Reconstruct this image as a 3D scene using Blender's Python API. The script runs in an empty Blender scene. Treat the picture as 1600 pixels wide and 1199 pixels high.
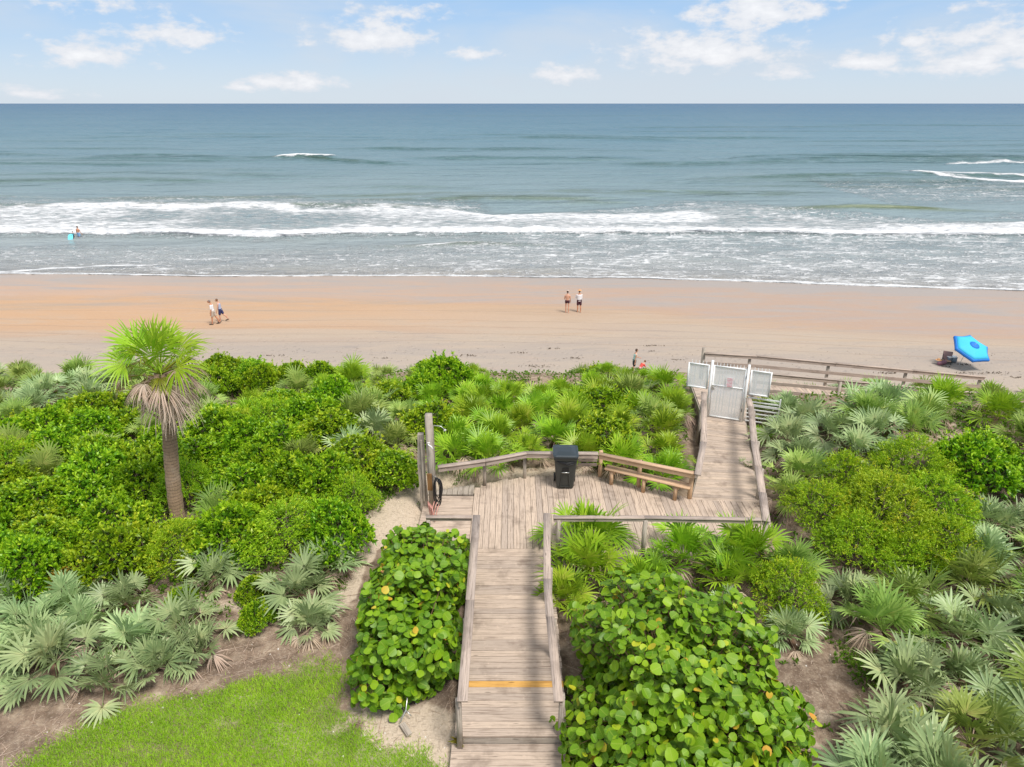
import bpy, bmesh, math, random
import numpy as np
from mathutils import Vector, Matrix
R = math.radians
rng = np.random.default_rng(7)
random.seed(7)
C = bpy.context.scene.collection

# ------------------------------------------------------------------ camera numbers (used to survey places from the photograph)
F, PITCH, HC = 1067.0, R(22.3), 9.6
def at(u, v, z):
    a = (u-800)/F; b = -(v-599.5)/F
    dy = math.cos(PITCH)+b*math.sin(PITCH); dz = -math.sin(PITCH)+b*math.cos(PITCH)
    t = (z-HC)/dz
    return (a*t, dy*t)
def pj(x, y, z):
    z = z-HC
    w = y*math.cos(PITCH)-z*math.sin(PITCH); up = y*math.sin(PITCH)+z*math.cos(PITCH)
    return 800+F*x/w, 599.5-F*up/w

# ------------------------------------------------------------------ noise in numpy
def _hash(ix, iy, seed):
    h = (ix.astype(np.int64)*374761393 + iy.astype(np.int64)*668265263 + seed*974711) & 0xffffffff
    h = ((h ^ (h >> 13))*1274126177) & 0xffffffff
    return ((h ^ (h >> 16)) & 0xffff)/65535.0
def vnoise(x, y, seed=0):
    x = np.asarray(x, float); y = np.asarray(y, float)
    ix = np.floor(x); iy = np.floor(y); fx = x-ix; fy = y-iy
    fx = fx*fx*(3-2*fx); fy = fy*fy*(3-2*fy)
    a = _hash(ix, iy, seed); b = _hash(ix+1, iy, seed); c = _hash(ix, iy+1, seed); d = _hash(ix+1, iy+1, seed)
    return (a*(1-fx)+b*fx)*(1-fy)+(c*(1-fx)+d*fx)*fy
def fbm(x, y, seed=0, octs=4):
    s = 0; amp = .5; n = 0
    for o in range(octs):
        s = s+amp*vnoise(np.asarray(x)*2**o, np.asarray(y)*2**o, seed+o*17); n += amp; amp *= .5
    return s/n
def sstep(a, b, x):
    t = np.clip((np.asarray(x, float)-a)/(b-a), 0, 1); return t*t*(3-2*t)

# ------------------------------------------------------------------ tags
def tag(o, label=None, cat=None, group=None, kind=None):
    if label: o['label'] = label
    if cat: o['category'] = cat
    if group: o['group'] = group
    if kind: o['kind'] = kind
    return o
def thing(name, label, cat, loc=(0, 0, 0), rz=0, group=None):
    o = bpy.data.objects.new(name, None); C.objects.link(o)
    o.empty_display_size = .2
    o.location = loc; o.rotation_euler = (0, 0, rz)
    return tag(o, label, cat, group)

# ------------------------------------------------------------------ mesh from arrays
def mesh_obj(name, V, Fs, mat, parent=None, tint=None, uv=None, smooth=False, attrs=None, loc=None):
    """V (n,3); Fs (m,k) int array or list of arrays with equal k each; tint per vertex; uv per vertex"""
    V = np.asarray(V, np.float32)
    Fl = Fs if isinstance(Fs, list) else [Fs]
    me = bpy.data.meshes.new(name)
    me.vertices.add(len(V)); me.vertices.foreach_set('co', V.ravel())
    tot = np.concatenate([np.full(len(f), f.shape[1], np.int32) for f in Fl])
    lv = np.concatenate([np.asarray(f, np.int32).ravel() for f in Fl])
    me.loops.add(len(lv)); me.loops.foreach_set('vertex_index', lv)
    me.polygons.add(len(tot))
    st = np.concatenate([[0], np.cumsum(tot)[:-1]]).astype(np.int32)
    me.polygons.foreach_set('loop_start', st)
    try: me.polygons.foreach_set('loop_total', tot)
    except Exception: pass
    me.update(calc_edges=True)
    if smooth: me.polygons.foreach_set('use_smooth', np.ones(len(tot), bool))
    at_ = dict(attrs or {})
    if tint is not None: at_['tint'] = tint
    for k, a in at_.items():
        A = me.attributes.new(k, 'FLOAT', 'POINT'); A.data.foreach_set('value', np.asarray(a, np.float32).ravel())
    if uv is not None:
        U = me.uv_layers.new(name='UVMap'); U.data.foreach_set('uv', np.asarray(uv, np.float32)[lv].ravel())
    me.materials.append(mat)
    o = bpy.data.objects.new(name, me); C.objects.link(o)
    if parent: o.parent = parent
    if loc is not None: o.location = loc
    return o

class MB:
    """collects boxes, beams and tubes of one part"""
    def __init__(s): s.v = []; s.f4 = []; s.f3 = []; s.t = []; s.uv = []
    def add(s, vs, faces, tint=None, uvs=None):
        n = len(s.v); tint = random.random() if tint is None else tint
        for i, p in enumerate(vs):
            s.v.append(tuple(p)); s.t.append(tint); s.uv.append(uvs[i] if uvs else (0, 0))
        for f in faces:
            (s.f4 if len(f) == 4 else s.f3).append([a+n for a in f])
    def hexa(s, b, t, tint=None, axis=None):
        """b, t: 4 bottom and 4 top corners, counter-clockwise seen from above; own verts per face for clean uv"""
        b = [Vector(p) for p in b]; t = [Vector(p) for p in t]
        tint = random.random() if tint is None else tint
        off = random.random()*50
        c = b+t
        ax = Vector(axis) if axis else (b[1]-b[0])
        ax = ax.normalized()
        for q in ((3, 2, 1, 0), (4, 5, 6, 7), (0, 1, 5, 4), (1, 2, 6, 5), (2, 3, 7, 6), (3, 0, 4, 7)):
            P = [c[i] for i in q]
            nrm = (P[1]-P[0]).cross(P[2]-P[1])
            if nrm.length < 1e-9: continue
            nrm.normalize()
            side = nrm.cross(ax)
            if side.length < .1: side = Vector((0, 0, 1)) if abs(nrm.z) < .9 else Vector((0, 1, 0))
            s.add(P, [(0, 1, 2, 3)], tint, [(p.dot(ax)+off, p.dot(side)+off*.37) for p in P])
    def box(s, x0, x1, y0, y1, z0, z1, tint=None, axis=None):
        s.hexa([(x0, y0, z0), (x1, y0, z0), (x1, y1, z0), (x0, y1, z0)], [(x0, y0, z1), (x1, y0, z1), (x1, y1, z1), (x0, y1, z1)], tint, axis)
    def beam(s, p0, p1, w, h, tint=None, up=(0, 0, 1), taper=1):
        """a timber from p0 to p1 (centre line), w across, h along up"""
        p0 = Vector(p0); p1 = Vector(p1); d = (p1-p0).normalized(); up = Vector(up)
        sd = d.cross(up)
        if sd.length < 1e-4: sd = d.cross(Vector((1, 0, 0)))
        sd.normalize(); up = sd.cross(d)
        a, b = sd*w/2, up*h/2
        s.hexa([p0-a-b, p1-a*taper-b*taper, p1+a*taper-b*taper, p0+a-b][::-1], [p0-a+b, p1-a*taper+b*taper, p1+a*taper+b*taper, p0+a+b][::-1], tint, d)
    def tube(s, pts, r, n=8, tint=None, cap=True):
        pts = [Vector(p) for p in pts]; rr = r if isinstance(r, (list, tuple)) else [r]*len(pts)
        rings = []; prev = None
        base = len(s.v); vs = []
        for i, p in enumerate(pts):
            d = (pts[min(i+1, len(pts)-1)]-pts[max(i-1, 0)]).normalized()
            if prev is None:
                sd = d.cross(Vector((0, 0, 1)))
                if sd.length < .1: sd = d.cross(Vector((0, 1, 0)))
            else: sd = prev-d*prev.dot(d)
            sd.normalize(); prev = sd; up = sd.cross(d)
            for k in range(n):
                a = 2*math.pi*k/n; vs.append(p+(sd*math.cos(a)+up*math.sin(a))*rr[i])
        fs = []
        for i in range(len(pts)-1):
            for k in range(n):
                fs.append((i*n+k, i*n+(k+1) % n, (i+1)*n+(k+1) % n, (i+1)*n+k))
        if cap:
            m = len(vs); vs.append(pts[0]); vs.append(pts[-1])
            for k in range(n):
                fs.append((m, (k+1) % n, k)); fs.append((m+1, (len(pts)-1)*n+k, (len(pts)-1)*n+(k+1) % n))
        s.add(vs, fs, tint, [(v.z, i/n) for i, v in enumerate(vs)])
    def build(s, name, mat, parent=None, smooth=False, bevel=0):
        fl = []
        if s.f4: fl.append(np.array(s.f4))
        if s.f3: fl.append(np.array(s.f3))
        o = mesh_obj(name, np.array(s.v), fl, mat, parent, tint=s.t, uv=np.array(s.uv), smooth=smooth)
        if bevel:
            bm = bmesh.new(); bm.from_mesh(o.data); bmesh.ops.remove_doubles(bm, verts=bm.verts, dist=1e-4)
            bmesh.ops.bevel(bm, geom=list(bm.edges), offset=bevel, segments=2, affect='EDGES', clamp_overlap=True)
            bm.to_mesh(o.data); bm.free()
        return o

def bm_obj(name, bm, mat, parent=None, smooth=True):
    me = bpy.data.meshes.new(name); bm.to_mesh(me); bm.free()
    if smooth: me.polygons.foreach_set('use_smooth', np.ones(len(me.polygons), bool))
    me.materials.append(mat)
    o = bpy.data.objects.new(name, me); C.objects.link(o)
    if parent: o.parent = parent
    return o

# ------------------------------------------------------------------ materials
class NT:
    def __init__(s, name, world=None):
        if world is None:
            s.m = bpy.data.materials.new(name); s.m.use_nodes = True; s.t = s.m.node_tree
        else: s.t = world.node_tree
        s.t.nodes.clear()
    def n(s, typ, **kw):
        nd = s.t.nodes.new(typ)
        ins = kw.pop('ins', {})
        for k, v in kw.items(): setattr(nd, k, v)
        for k, v in ins.items(): s.set(nd.inputs[k], v)
        return nd
    def set(s, sock, v):
        if isinstance(v, bpy.types.NodeSocket): s.t.links.new(v, sock)
        elif isinstance(v, bpy.types.Node): s.t.links.new(v.outputs[0], sock)
        elif isinstance(v, (tuple, list)) and len(v) == 3 and sock.type == 'RGBA': sock.default_value = (*v, 1)
        else: sock.default_value = v
    def math(s, op, a, b=None, c=None, clamp=False):
        nd = s.n('ShaderNodeMath', operation=op, use_clamp=clamp)
        for i, x in enumerate((a, b, c)):
            if x is not None: s.set(nd.inputs[i], x)
        return nd.outputs[0]
    def mix(s, f, a, b, mode='MIX'):
        nd = s.n('ShaderNodeMix', data_type='RGBA', blend_type=mode)
        s.set(nd.inputs[0], f); s.set(nd.inputs[6], a); s.set(nd.inputs[7], b)
        return nd.outputs[2]
    def ramp(s, f, stops, interp='LINEAR'):
        nd = s.n('ShaderNodeValToRGB'); cr = nd.color_ramp; cr.interpolation = interp
        while len(cr.elements) < len(stops): cr.elements.new(.5)
        for e, (p, c) in zip(cr.elements, stops):
            e.position = p; e.color = (*c, 1) if len(c) == 3 else c
        s.set(nd.inputs[0], f); return nd.outputs[0]
    def smooth(s, x, a, b):
        nd = s.n('ShaderNodeMapRange', interpolation_type='SMOOTHSTEP')
        s.set(nd.inputs[0], x); s.set(nd.inputs[1], a); s.set(nd.inputs[2], b)
        return nd.outputs[0]
    def noise(s, vec, scale, detail=4, rough=.55, dist=0):
        nd = s.n('ShaderNodeTexNoise', ins={'Scale': scale, 'Detail': detail, 'Roughness': rough, 'Distortion': dist})
        if vec is not None: s.set(nd.inputs['Vector'], vec)
        return nd.outputs[0]
    def mapping(s, vec, scale=(1, 1, 1), loc=(0, 0, 0), rot=(0, 0, 0)):
        nd = s.n('ShaderNodeMapping'); s.set(nd.inputs[0], vec)
        nd.inputs['Scale'].default_value = scale; nd.inputs['Location'].default_value = loc; nd.inputs['Rotation'].default_value = rot
        return nd.outputs[0]
    def attr(s, name): return s.n('ShaderNodeAttribute', attribute_name=name).outputs['Fac']
    def bump(s, h, strength, dist=.02):
        nd = s.n('ShaderNodeBump', ins={'Strength': strength, 'Distance': dist}); s.set(nd.inputs['Height'], h); return nd.outputs[0]
    def principled(s, color, rough=.6, normal=None, **kw):
        nd = s.n('ShaderNodeBsdfPrincipled'); s.set(nd.inputs['Base Color'], color); s.set(nd.inputs['Roughness'], rough)
        if normal is not None: s.set(nd.inputs['Normal'], normal)
        for k, v in kw.items(): s.set(nd.inputs[k.replace('_', ' ')], v)
        return nd.outputs[0]
    def out(s, sh):
        o = s.n('ShaderNodeOutputMaterial'); s.t.links.new(sh, o.inputs[0]); return s.m

def objpos(T): return T.n('ShaderNodeTexCoord').outputs['Object']
def genpos(T): return T.n('ShaderNodeNewGeometry').outputs['Position']

def mat_plain(name, col, rough=.6, var=.12, scale=8, metallic=0, bump=.15, spec=.5):
    T = NT(name); p = objpos(T); nz = T.noise(p, scale, 5)
    c = T.mix(nz, tuple(x*(1-var) for x in col), tuple(min(1, x*(1+var)) for x in col))
    return T.out(T.principled(c, T.math('MULTIPLY_ADD', nz, .2, rough-.1), T.bump(T.noise(p, scale*6, 3), bump, .005), Metallic=metallic, Specular_IOR_Level=spec))

def mat_leaf(name, stops, rough=.45, trans=.3, objvar=.35, spec=.4, veins=False):
    T = NT(name)
    tint = T.attr('tint')
    nz = T.noise(objpos(T), 3.0, 2)
    f = T.math('ADD', tint, T.math('MULTIPLY', T.math('SUBTRACT', nz, .5), .25), clamp=True)
    c = T.ramp(f, stops)
    if veins:
        uv = T.n('ShaderNodeUVMap').outputs[0]
        sx = T.n('ShaderNodeSeparateXYZ'); T.set(sx.inputs[0], uv)
        mid = T.math('SUBTRACT', 1.0, T.smooth(T.math('ABSOLUTE', sx.outputs[0]), .03, .09))
        side = T.math('PINGPONG', T.math('SUBTRACT', sx.outputs[1], T.math('MULTIPLY', T.math('ABSOLUTE', sx.outputs[0]), .8)), .17)
        sv = T.math('SUBTRACT', 1.0, T.smooth(side, .01, .05))
        vn = T.math('MAXIMUM', mid, T.math('MULTIPLY', sv, .45))
        c = T.mix(T.math('MULTIPLY', vn, .55), c, (.30, .42, .06))
        sp = T.noise(uv, 3.5, 3)
        c = T.mix(T.math('MULTIPLY', T.smooth(sp, .62, .8), .5), c, (.32, .30, .03))
    rnd = T.n('ShaderNodeObjectInfo').outputs['Random']
    hs = T.n('ShaderNodeHueSaturation')
    T.set(hs.inputs['Hue'], T.math('MULTIPLY_ADD', rnd, .028, .483))
    T.set(hs.inputs['Value'], T.math('MULTIPLY_ADD', rnd, objvar, 1-objvar/2)); T.set(hs.inputs['Color'], c)
    c = hs.outputs[0]
    pr = T.principled(c, rough, Specular_IOR_Level=spec)
    tr = T.n('ShaderNodeBsdfTranslucent'); T.set(tr.inputs[0], T.mix(.5, c, T.mix(1.0, c, (1.3, 1.25, .5), 'MULTIPLY')))
    mx = T.n('ShaderNodeMixShader', ins={0: trans}); T.set(mx.inputs[1], pr); T.set(mx.inputs[2], tr.outputs[0])
    return T.out(mx.outputs[0])

def mat_wood(name, a, b, dark, stain=.5, yellow=False):
    T = NT(name)
    uv = T.n('ShaderNodeUVMap').outputs[0]; tint = T.attr('tint')
    g1 = T.noise(T.mapping(uv, (1.6, 38, 1)), 1.0, 5, .65, .25)
    g2 = T.noise(T.mapping(uv, (7, 150, 1)), 1.0, 3, .6)
    pat = T.noise(genpos(T), 1.7, 4, .6)
    pat2 = T.noise(genpos(T), 6.5, 4, .65)
    c = T.mix(tint, a, b)
    c = T.mix(T.smooth(g1, .45, .72), c, dark)
    c = T.mix(T.math('MULTIPLY', T.smooth(g2, .5, .75), .35), c, tuple(x*.55 for x in dark))
    c = T.mix(T.math('MULTIPLY', T.smooth(pat, .52, .72), stain), c, tuple(x*.75 for x in dark))
    c = T.mix(T.math('MULTIPLY', T.smooth(pat2, .58, .75), .4), c, tuple(min(1, x*1.18) for x in a))
    kn = T.n('ShaderNodeTexVoronoi', feature='F1', ins={'Scale': 1.0}); T.set(kn.inputs['Vector'], T.mapping(uv, (1.5, 8, 1)))
    c = T.mix(T.math('MULTIPLY', T.math('SUBTRACT', 1.0, T.smooth(kn.outputs[0], .05, .12)), .7), c, tuple(x*.4 for x in dark))
    h = T.math('ADD', g1, T.math('MULTIPLY', g2, .5))
    return T.out(T.principled(c, .8, T.bump(h, .45, .006), Specular_IOR_Level=.3))

W_DECK = mat_wood('weathered_deck_wood', (.60, .475, .37), (.43, .35, .29), (.24, .18, .14), .6)
W_RAIL = mat_wood('weathered_rail_wood', (.45, .37, .315), (.53, .425, .35), (.20, .155, .13), .4)
W_NEW = mat_wood('newer_bench_wood', (.66, .44, .27), (.58, .40, .26), (.36, .23, .14), .25)
W_YEL = mat_wood('fresh_pine_board', (.66, .38, .11), (.64, .35, .09), (.36, .16, .04), .15)
W_POST = mat_wood('grey_post_wood', (.47, .41, .34), (.40, .345, .285), (.17, .135, .11), .45)
WHITE = mat_plain('white_painted_metal', (.86, .86, .85), .45, .03)
STEEL = mat_plain('galvanised_steel', (.62, .62, .60), .35, .1, metallic=.8)
BINM = mat_plain('charcoal_bin_plastic', (.040, .043, .040), .5, .12, 5)
LIDM = mat_plain('blue_grey_lid_plastic', (.022, .034, .042), .38, .12, 5)
BLACK = mat_plain('black_rubber', (.015, .015, .018), .5)
SKIN = mat_plain('skin', (.62, .34, .23), .55, .1)
SKIN2 = mat_plain('tanned_skin', (.55, .26, .15), .55, .1)
HAIRM = mat_plain('brown_hair', (.06, .035, .022), .6, .3, 30)
HAIRL = mat_plain('auburn_hair', (.16, .075, .03), .6, .3, 30)

LEAF_GREEN = mat_leaf('palmetto_green', [(0, (.06, .14, .010)), (.35, (.21, .38, .018)), (.7, (.38, .56, .035)), (1, (.60, .62, .12))], .40, .20)
LEAF_MID = mat_leaf('palmetto_grey_green', [(0, (.07, .14, .03)), (.35, (.22, .34, .065)), (.7, (.40, .52, .13)), (1, (.60, .58, .20))], .42, .16)
LEAF_SILVER = mat_leaf('palmetto_silver', [(0, (.11, .19, .08)), (.35, (.26, .37, .155)), (.7, (.43, .54, .255)), (1, (.60, .64, .31))], .42, .10)
LEAF_DEAD = mat_leaf('dead_frond', [(0, (.17, .11, .07)), (.45, (.46, .335, .24)), (1, (.78, .64, .52))], .8, .15)
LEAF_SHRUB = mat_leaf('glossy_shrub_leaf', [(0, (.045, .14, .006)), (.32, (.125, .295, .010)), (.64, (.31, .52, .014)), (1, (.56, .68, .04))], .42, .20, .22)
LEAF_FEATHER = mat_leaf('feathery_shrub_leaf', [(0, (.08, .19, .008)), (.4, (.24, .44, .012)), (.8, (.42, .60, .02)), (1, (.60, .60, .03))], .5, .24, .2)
LEAF_YELLOW = mat_leaf('yellowing_shrub_leaf', [(0, (.10, .14, .01)), (.5, (.30, .30, .02)), (1, (.50, .30, .03))], .5, .3, .2)
LEAF_GRAPE = mat_leaf('seagrape_leaf', [(0, (.035, .12, .008)), (.4, (.095, .245, .006)), (.78, (.25, .445, .010)), (.90, (.50, .52, .03)), (1, (.72, .33, .05))], .45, .14, .1, .3, True)
LEAF_GRASS = mat_leaf('lawn_grass_blade', [(0, (.16, .32, .014)), (.5, (.32, .54, .016)), (.85, (.48, .67, .045)), (1, (.62, .60, .20))], .55, .3, 0)
LEAF_VINE = mat_leaf('ground_cover_leaf', [(0, (.045, .12, .01)), (.5, (.13, .28, .018)), (1, (.27, .38, .04))], .5, .3, 0)
BARK = mat_plain('grey_brown_bark', (.17, .125, .095), .9, .35, 10, bump=.6)
PALMETTO_STEM = mat_plain('fibrous_palmetto_stem', (.16, .095, .06), .95, .4, 14, bump=.8)

def mat_trunk():
    T = NT('palm_trunk_bark'); p = objpos(T)
    sx = T.n('ShaderNodeSeparateXYZ'); T.set(sx.inputs[0], p)
    w = T.math('ADD', T.math('MULTIPLY', sx.outputs[2], 11.0), T.math('MULTIPLY', T.noise(p, 5, 3), 1.1))
    ring = T.math('FRACT', w)
    edge = T.smooth(ring, .72, .98)
    fib = T.noise(T.mapping(p, (30, 30, 3)), 1.0, 4, .65)
    c = T.mix(fib, (.17, .105, .06), (.40, .28, .18))
    c = T.mix(T.math('MULTIPLY', edge, .6), c, (.085, .06, .045))
    c = T.mix(T.math('MULTIPLY', T.smooth(T.noise(p, 1.6, 3), .5, .7), .5), c, (.36, .28, .21))
    return T.out(T.principled(c, .9, T.bump(T.math('ADD', T.math('MULTIPLY', ring, -1.0), fib), .8, .03)))
TRUNK = mat_trunk()

# ------------------------------------------------------------------ terrain heights
SEA = -5.2
_sh = [(-400, 431), (0, 430), (400, 432), (700, 431), (1000, 436), (1300, 446), (1600, 456), (2000, 466)]
_shw = [at(u, v, SEA) for u, v in _sh]
SX = np.array([p[0] for p in _shw]); SY = np.array([p[1] for p in _shw])
def shore(x): return np.interp(x, SX, SY)
def beach_z(x, y):
    d = shore(x)-y
    z = SEA+d*.036
    z = z+.05*(fbm(x*.12, y*.3, 3)-.5)*sstep(2, 9, d)
    z = z+sstep(22, 29, d)*.06*(fbm(x*1.3, y*1.3, 9, 3)-.5)
    return z
def ground_z(x, y):
    x = np.asarray(x, float); y = np.asarray(y, float)
    near = -.30+.27*sstep(11.5, 15.2, y)
    far = -.8*sstep(17.5, 24.5, y)-3.9*sstep(26.0, 35.0, y+1.2*(fbm(x*.2, 0*x, 5, 2)-.5))+.75*sstep(8.2, 10.5, x)*sstep(13, 18, y)*sstep(23.6, 21.8, y)
    hum = .35*(fbm(x*.25, y*.25, 11, 3)-.5)*sstep(1.2, 4.5, np.abs(x-1.0))*sstep(13, 16, y+np.abs(x)*.3)
    left = .0-.5*sstep(-4, -9, x)*sstep(11, 15, y)
    far = -.8*sstep(17.5, 24.5, y)-3.9*sstep(26.0, 35.0, y+4.0*sstep(7.5, 9.5, x)*sstep(22, 25, y)+1.2*(fbm(x*.2, 0*x, 5, 2)-.5))+.75*sstep(8.2, 10.5, x)*sstep(13, 18, y)*sstep(23.6, 21.8, y)
    z = near+far+hum+left+.03*(fbm(x*2, y*2, 21, 3)-.5)
    # under the upper walkway and ramp the sand lies lower
    wk = sstep(1.6, .9, np.abs(x-(4.0+(y-13)*.42)))*sstep(15.5, 16.6, y)*sstep(26, 24, y)
    z = z-.35*wk
    # under the platform the sand is scooped just below the boards
    pl = sstep(-2.6, -2.3, x)*sstep(6.9, 6.5, x)*sstep(12.6, 13.2, y)*sstep(16.9, 16.55, y-(.0*x))
    z = np.where(pl > 0, np.minimum(z, z*(1-pl)-.22*pl), z)
    return z
def gz(x, y): return float(ground_z(np.array([x]), np.array([y]))[0])
def bz(x, y): return float(beach_z(np.array([x]), np.array([y]))[0])

def inpoly(px, py, poly):
    px = np.asarray(px, float); py = np.asarray(py, float); c = np.zeros(px.shape, bool)
    n = len(poly); j = n-1
    for i in range(n):
        xi, yi = poly[i]; xj, yj = poly[j]
        if yi != yj:
            cond = ((yi > py) != (yj > py)) & (px < (xj-xi)*(py-yi)/(yj-yi)+xi)
            c ^= cond
        j = i
    return c
def wpoly(pts, z): return [at(u, v, z) for u, v in pts]

LAWN = wpoly([(30, 1230), (75, 1165), (165, 1118), (250, 1095), (330, 1078), (400, 1055), (470, 1045), (510, 1065), (545, 1100), (590, 1160), (690, 1205), (780, 1500), (-60, 1500)], -.28)
PATH = wpoly([(655, 758), (690, 752), (700, 800), (650, 830), (600, 850), (575, 905), (540, 945), (520, 935), (548, 880), (565, 850), (590, 790)], -.1)
PATCH = wpoly([(1405, 690), (1490, 690), (1560, 735), (1500, 760), (1420, 745)], -.1)
LITTER = wpoly([(1205, 1010), (1300, 1020), (1370, 1090), (1350, 1250), (1100, 1250), (1180, 1150)], -.28)

def build_ground():
    xs = np.arange(-38, 44, .16); ys = np.concatenate([np.arange(2, 20, .13), np.arange(20, 38, .25)])
    X, Y = np.meshgrid(xs, ys); Z = ground_z(X, Y)
    nx, ny = len(xs), len(ys)
    n1 = (fbm(X*.9, Y*.9, 31, 4)-.5)
    dx, dy = X+n1*.8, Y+n1*.8
    lawn = inpoly(dx, dy, LAWN).astype(float)
    # pale sand: path, strip behind the platform, foot of the dune; brown litter elsewhere
    sand = inpoly(dx, dy, PATH).astype(float)
    strip = (X > -2.6) & (X < 2.4) & (Y > 15.6) & (Y < 17.6)
    sand = np.maximum(sand, strip*sstep(17.7, 16.9, Y+n1))
    sand = np.maximum(sand, .45*inpoly(dx, dy, PATCH))
    sand = np.maximum(sand, sstep(26.5, 28.5, Y+n1*2+4.5*sstep(7, 8.5, X)))
    sand = np.maximum(sand, .8*((X < -.8) & (X > -2.6) & (Y < 9.3))*sstep(9.6, 8.9, Y+n1*1.5))
    sand = np.maximum(sand, .35*inpoly(dx, dy, LITTER))
    sand = np.maximum(sand, .55*sstep(.55, .72, fbm(X*.6+3, Y*.9, 41, 3))*(Y < 12)*(X < 0))
    dark = sstep(.45, .65, fbm(X*.5, Y*1.1, 51, 3))*(Y < 13)
    idx = np.arange(nx*ny).reshape(ny, nx)
    Fq = np.stack([idx[:-1, :-1], idx[:-1, 1:], idx[1:, 1:], idx[1:, :-1]], -1).reshape(-1, 4)
    T = NT('dune_ground'); p = genpos(T)
    n_f = T.noise(p, 22, 6, .7); n_m = T.noise(p, 3.2, 5, .6); n_b = T.noise(p, .9, 3)
    soil = T.ramp(n_m, [(.3, (.12, .085, .055)), (.46, (.25, .18, .13)), (.58, (.33, .25, .18)), (.72, (.50, .40, .30))])
    soil = T.mix(T.math('MULTIPLY', T.attr('dark'), .55), soil, (.13, .09, .065))
    soil = T.mix(T.math('MULTIPLY', T.smooth(n_f, .5, .72), .6), soil, (.52, .42, .32))
    soil = T.mix(T.math('MULTIPLY', T.smooth(T.noise(p, 7.5, 5, .7), .55, .72), .6), soil, (.09, .06, .04))
    straw = T.noise(T.mapping(p, (9, 40, 5), rot=(0, 0, .6)), 1.0, 4, .6); straw2 = T.noise(T.mapping(p, (40, 9, 5), rot=(0, 0, .4)), 1.0, 4, .6)
    st = T.math('MAXIMUM', T.smooth(straw, .60, .68), T.smooth(straw2, .60, .68))
    soil = T.mix(T.math('MULTIPLY', st, .6), soil, (.47, .37, .30))
    snd = T.ramp(n_f, [(.25, (.46, .365, .265)), (.75, (.66, .55, .43))])
    sfac = T.smooth(T.math('ADD', T.attr('sand'), T.math('MULTIPLY', T.math('SUBTRACT', n_m, .5), .8)), .3, .7)
    c = T.mix(sfac, soil, snd)
    lf = T.smooth(T.math('ADD', T.attr('lawn'), T.math('MULTIPLY', T.math('SUBTRACT', n_m, .5), 1.4)), .35, .75)
    c = T.mix(T.math('MULTIPLY', lf, .5), c, (.17, .22, .04))
    speck = T.n('ShaderNodeTexVoronoi', ins={'Scale': 16.0}); T.set(speck.inputs['Vector'], p)
    m = T.out(T.principled(c, .95, T.bump(T.math('ADD', n_f, T.math('MULTIPLY', st, .6)), .7, .03), Specular_IOR_Level=.2))
    o = mesh_obj('ground', np.stack([X, Y, Z], -1).reshape(-1, 3), Fq, m, smooth=True, attrs={'lawn': lawn.ravel(), 'sand': sand.ravel(), 'dark': dark.ravel()})
    tag(o, kind='structure')
build_ground()

def build_base():
    # the land goes on behind and beside the camera, a little below the surveyed sheet
    mb = MB(); mb.box(-4000, 4000, -4000, 34, -14, -5.6, axis=(1, 0, 0))
    mb.box(-4000, -37.9, -4000, 30, -5.6, -2.2); mb.box(43.7, 4000, -4000, 30, -5.6, -2.2); mb.box(-37.9, 43.7, -4000, 2.1, -5.6, -.45)
    o = mb.build('land', mat_plain('far_dune_soil', (.22, .22, .12), .95, .4, .3)); tag(o, kind='structure')
build_base()

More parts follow.
